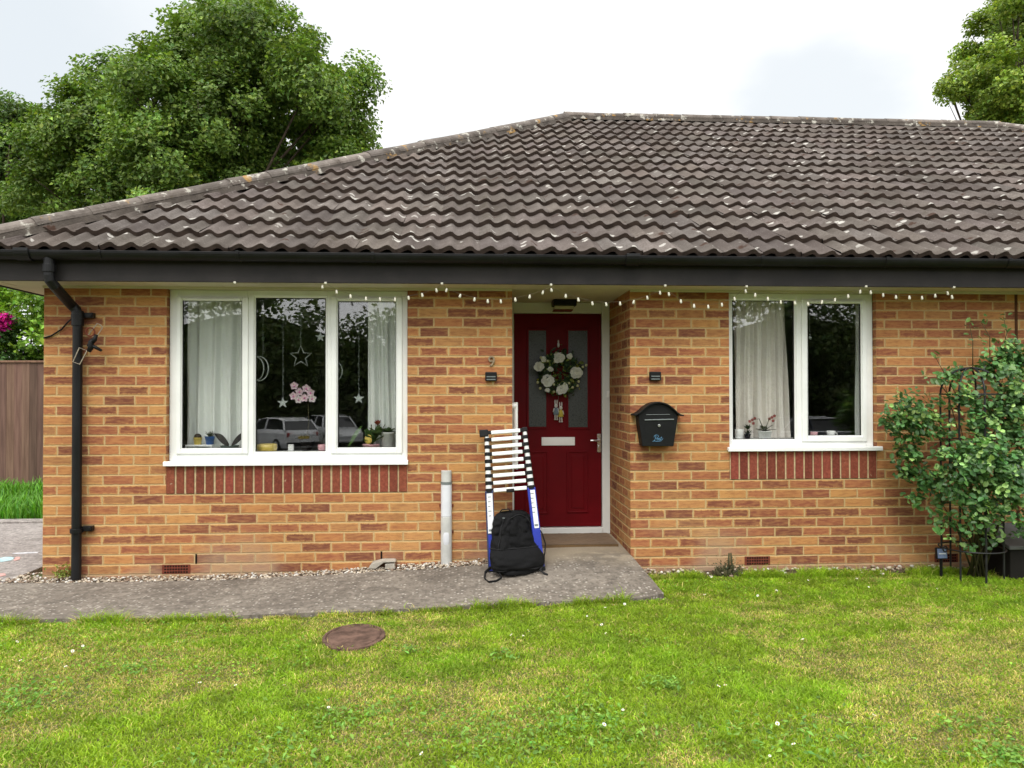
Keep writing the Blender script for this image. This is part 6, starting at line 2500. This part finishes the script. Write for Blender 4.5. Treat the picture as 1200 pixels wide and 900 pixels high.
tree("leafy_tree", "darker green tree at the left edge behind the bigger tree", (W(0, 250, 19).x, 19, GZ), bl(sm, 19, 1.5, 5), 420, 130, 0.13, (0.10, 0.17, 0.036), 22, 0.22, 0.46)
rt_ = [(1165, 45, 38), (1195, 20, 36), (1140, 95, 26), (1125, 100, 16), (1180, 90, 44), (1210, 60, 46), (1175, 125, 34), (1205, 120, 40), (1240, 30, 50), (1250, 100, 55), (1172, 140, 30), (1212, -20, 40), (1290, 60, 60), (1160, 118, 22), (1240, 150, 50), (1112, 104, 10), (1185, -10, 26)]
tree("leafy_tree", "light green tree behind the right end of the roof", (W(1215, 150, 17).x, 17, GZ), bl(rt_, 17, 1.4, 6), 460, 190, 0.118, (0.185, 0.265, 0.042), 23, 0.24, 0.40, young=0.14)

sh = [(12, 355, 30), (40, 360, 30), (60, 350, 40), (-20, 350, 40), (15, 395, 34), (45, 400, 34), (75, 395, 40), (-30, 400, 40), (30, 430, 40), (100, 360, 50), (-10, 440, 40), (80, 440, 40)]
t = thing("shrub", "bright yellow green shrub showing above the wooden fence", "shrub", (W(40, 420, 7.2).x, 7.2, GZ))
blobs = bl(sh, 7.2, 0.5, 8)
v, c = foliage(blobs, 170, 85, 0.085, (0.17, 0.30, 0.035), 31, clump_r=0.26, var=0.25)
np_obj("foliage", v, 3, c, "leaf", t)
mb = MB()
for k in range(7):
    b_ = blobs[k]
    p0 = Vector((W(40, 420, 7.2).x + (k - 3) * 0.1, 7.2, GZ))
    mb.tube([p0, (p0 + Vector(b_[:3])) / 2 + Vector((0, 0, 0.2)), Vector(b_[:3])], [0.03, 0.02, 0.008], 6)
mb.build("stems", "bark", t, smooth=True)
fq = W(2, 378, 6.5)
t = thing("flowering_shrub", "shrub with magenta blossoms at the left edge above the fence", "shrub", (fq.x - 0.1, 6.5, GZ))
fb = [(fq.x - 0.02, 6.45, fq.z - 0.05, 0.24), (fq.x - 0.3, 6.5, fq.z + 0.0, 0.3), (fq.x - 0.2, 6.5, fq.z - 0.4, 0.4), (fq.x - 0.4, 6.5, fq.z - 0.8, 0.45), (fq.x - 0.1, 6.5, fq.z - 0.8, 0.4)]
v, c = foliage(fb, 60, 60, 0.07, (0.06, 0.12, 0.03), 35, clump_r=0.18)
np_obj("foliage", v, 3, c, "leaf", t)
v, c = foliage([(fq.x + 0.02, 6.36, fq.z - 0.0, 0.14), (fq.x - 0.02, 6.36, fq.z - 0.13, 0.12), (fq.x + 0.13, 6.38, fq.z + 0.06, 0.05), (fq.x - 0.3, 6.36, fq.z, 0.2)], 36, 40, 0.055, (0.42, 0.012, 0.20), 36, clump_r=0.09)
np_obj("blossoms", v, 3, c, "petal", t)
mb = MB()
for k in range(5):
    p0 = Vector((fq.x - 0.2, 6.5, GZ))
    mb.tube([p0, p0 + Vector(((k - 2) * 0.08, 0, 0.9)), Vector(fb[k][:3])], [0.025, 0.015, 0.006], 6)
mb.build("stems", "bark", t, smooth=True)

# ------------------------------------------------------------------ across the road: seen only as reflections in the window glass
print("reflections")


def mirror(px, py, dist):
    """real place whose mirror image in the glass (plane y=0.085) is seen at a pixel"""
    d = FW + RT * ((px - 600) / FPX) + UP * ((450 - py) / FPX)
    q_ = CAM + d * (dist / d.y)
    return Vector((q_.x, 0.17 - q_.y, q_.z))


def car(lab, pos, ang, paint, L=4.0, Wd=1.72, H=1.47, rear_lights=True):
    t = thing("parked_car", lab, "car", tuple(pos), "cars parked across the road")
    ca2, sa2 = math.cos(ang), math.sin(ang)

    def T(x, y, z):
        return Vector((pos[0] + x * ca2 - y * sa2, pos[1] + x * sa2 + y * ca2, pos[2] + z))
    mb = MB()
    h = L / 2
    sec = [(-h, 0.62, 0.30, 0.80), (-h + 0.08, 0.80, 0.22, 0.95), (-h + 0.5, 0.85, 0.20, 0.98), (0, 0.86, 0.20, 0.96), (h - 1.1, 0.86, 0.20, 0.93), (h - 0.45, 0.82, 0.22, 0.84), (h - 0.08, 0.70, 0.26, 0.68), (h, 0.55, 0.32, 0.58)]
    vs, fs = [], []
    k_ = Wd / 1.72
    for (x, w_, a, b) in sec:
        for (yy, zz_) in ((-w_ * 0.93, a), (-w_, a + 0.18), (-w_, b - 0.16), (-w_ * 0.90, b), (w_ * 0.90, b), (w_, b - 0.16), (w_, a + 0.18), (w_ * 0.93, a)):
            vs.append(T(x, yy * k_, zz_))
    for i in range(len(sec) - 1):
        for k in range(8):
            fs.append((i * 8 + k, (i + 1) * 8 + k, (i + 1) * 8 + (k + 1) % 8, i * 8 + (k + 1) % 8))
    fs.append(tuple(range(8)))
    fs.append(tuple((len(sec) - 1) * 8 + k for k in range(7, -1, -1)))
    mb.add(vs, fs)
    # roof and pillars
    rf = [(-h + 0.45, 0.62, H - 0.10), (-h + 0.9, 0.64, H), (0.1, 0.64, H), (0.55, 0.60, H - 0.06)]
    vs, fs = [], []
    for (x, w_, z_) in rf:
        for (yy, zz_) in ((-w_, z_ - 0.05), (-w_ * 0.85, z_), (w_ * 0.85, z_), (w_, z_ - 0.05)):
            vs.append(T(x, yy * k_, zz_))
    for i in range(3):
        for k in range(4):
            fs.append((i * 4 + k, (i + 1) * 4 + k, (i + 1) * 4 + (k + 1) % 4, i * 4 + (k + 1) % 4))
    fs += [(0, 1, 2, 3), (15, 14, 13, 12)]
    mb.add(vs, fs)
    for s_ in (-1, 1):
        for (xa_, za_, xb_, zb_) in ((-h + 0.12, 0.93, -h + 0.5, H - 0.1), (-0.25, 0.95, -0.2, H - 0.04), (h - 1.15, 0.92, 0.5, H - 0.08)):
            mb.tube([T(xa_, s_ * 0.80 * k_, za_), T(xb_, s_ * 0.63 * k_, zb_)], 0.045, 6)
    body = mb.build("body", paint, t, bevel=0.02)
    mb = MB()
    lo = [(-h + 0.14, 0.76, 0.93), (h - 1.1, 0.78, 0.91)]
    up_ = [(-h + 0.52, 0.60, H - 0.08), (0.52, 0.58, H - 0.08)]
    vs = [T(lo[0][0], -lo[0][1] * k_, lo[0][2]), T(lo[1][0], -lo[1][1] * k_, lo[1][2]), T(lo[1][0], lo[1][1] * k_, lo[1][2]), T(lo[0][0], lo[0][1] * k_, lo[0][2]),
          T(up_[0][0], -up_[0][1] * k_, up_[0][2]), T(up_[1][0], -up_[1][1] * k_, up_[1][2]), T(up_[1][0], up_[1][1] * k_, up_[1][2]), T(up_[0][0], up_[0][1] * k_, up_[0][2])]
    mb.add(vs, [(0, 1, 5, 4), (1, 2, 6, 5), (2, 3, 7, 6), (3, 0, 4, 7), (4, 5, 6, 7)])
    mb.build("window", "car_glass", t)
    for x_ in (-h + 0.72, h - 0.78):
        for s_ in (-1, 1):
            mb = MB()
            mb.tube([T(x_, s_ * (0.66 * k_), 0.30), T(x_, s_ * (0.865 * k_), 0.30)], 0.30, 20)
            wh = mb.build("wheel", "tyre", t, bevel=0.02)
            mb = MB()
            mb.tube([T(x_, s_ * (0.86 * k_), 0.30), T(x_, s_ * (0.873 * k_), 0.30)], 0.19, 16)
            mb.build("rim", "alu", wh)
    for s_ in (-1, 1):
        mb = MB()
        mb.box(-h + 0.02, -h + 0.16, s_ * 0.60 * k_ - 0.13, s_ * 0.60 * k_ + 0.13, 0.68, 0.86, T=T)
        mb.build("tail_light", "red_lens", t, bevel=0.02)
        mb = MB()
        mb.box(h - 0.18, h + 0.0, s_ * 0.52 * k_ - 0.14, s_ * 0.52 * k_ + 0.14, 0.55, 0.68, T=T)
        mb.build("headlight", "alu", t, bevel=0.02)
    if rear_lights:
        mb = MB()
        mb.box(-h - 0.012, -h + 0.03, -0.26, 0.26, 0.60, 0.71, T=T)
        mb.build("number_plate", "yellow", t)
        mb = MB()
        mb.box(-h - 0.02, -h + 0.2, -0.74 * k_, 0.74 * k_, 0.30, 0.46, T=T)
        mb.build("bumper", "black_pl", t, bevel=0.02)
    if paint == "car_dark":
        for s_ in (-1, 1):
            mb = MB()
            mb.tube([T(-h + 0.2, s_ * 0.80 * k_, 0.95), T(-0.3, s_ * 0.82 * k_, 0.965), T(h - 1.2, s_ * 0.81 * k_, 0.93), T(0.52, s_ * 0.655 * k_, H - 0.07), T(-0.3, s_ * 0.665 * k_, H - 0.02), T(-h + 0.8, s_ * 0.665 * k_, H - 0.02), T(-h + 0.2, s_ * 0.80 * k_, 0.95)], 0.032, 6)
            mb.build("chrome_trim", "label_white", t)
    return t


gzr = gz(0, -25) + 0.03
c = mirror(327, 510, 33.5)
car("white hatchback parked across the road, tail towards the house, mirrored in the large window", (c.x, c.y, gzr), R(228), "car_white")
c = mirror(386, 508, 36)
car("white hatchback parked nose towards the house, mirrored in the large window", (c.x, c.y - 0.8, gzr), R(58), "car_white", 4.1)
c = mirror(935, 500, 30)
car("dark estate car parked broadside across the road, mirrored in the smaller window", (c.x, c.y, gzr), R(180), "car_dark", 4.5, 1.78, 1.5)

hb = []
r = random.Random(17)
x = -26.0
while x < 52:
    H_ = 7.6 + 1.3 * math.sin(x * 0.55) + r.uniform(-0.8, 1.2) + (2.2 if x > 7 else 0) + (1.2 if -9 < x < -5 else 0)
    for _ in range(5):
        hb.append((x + r.uniform(-1, 1), -33 + r.uniform(-1.2, 1.2), gzr + H_ * r.uniform(0.12, 0.86), r.uniform(1.2, 1.9)))
    x += 1.55
v, c = foliage(hb, 3200, 34, 0.27, (0.085, 0.125, 0.035), 77, clump_r=0.8)
hd = thing("hedgerow", "tall dark hedgerow across the road mirrored in the window glass", "hedge", (12, -33, gzr))
np_obj("foliage", v, 3, c, "leaf", hd)
mb = MB()
x = -26
while x < 52:
    mb.tube([(x, -33.5, gzr - 0.3), (x + 0.2, -33.4, gzr + 2.5), (x + 0.5, -33.2, gzr + 5.0)], [0.16, 0.12, 0.04], 7)
    x += 2.4
mb.build("stems", "bark", hd, smooth=True)
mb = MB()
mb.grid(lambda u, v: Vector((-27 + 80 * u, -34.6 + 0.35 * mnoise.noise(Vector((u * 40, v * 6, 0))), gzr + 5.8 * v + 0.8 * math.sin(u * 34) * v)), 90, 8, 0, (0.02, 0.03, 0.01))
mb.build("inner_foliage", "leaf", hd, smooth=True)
print("done", len(bpy.data.objects))
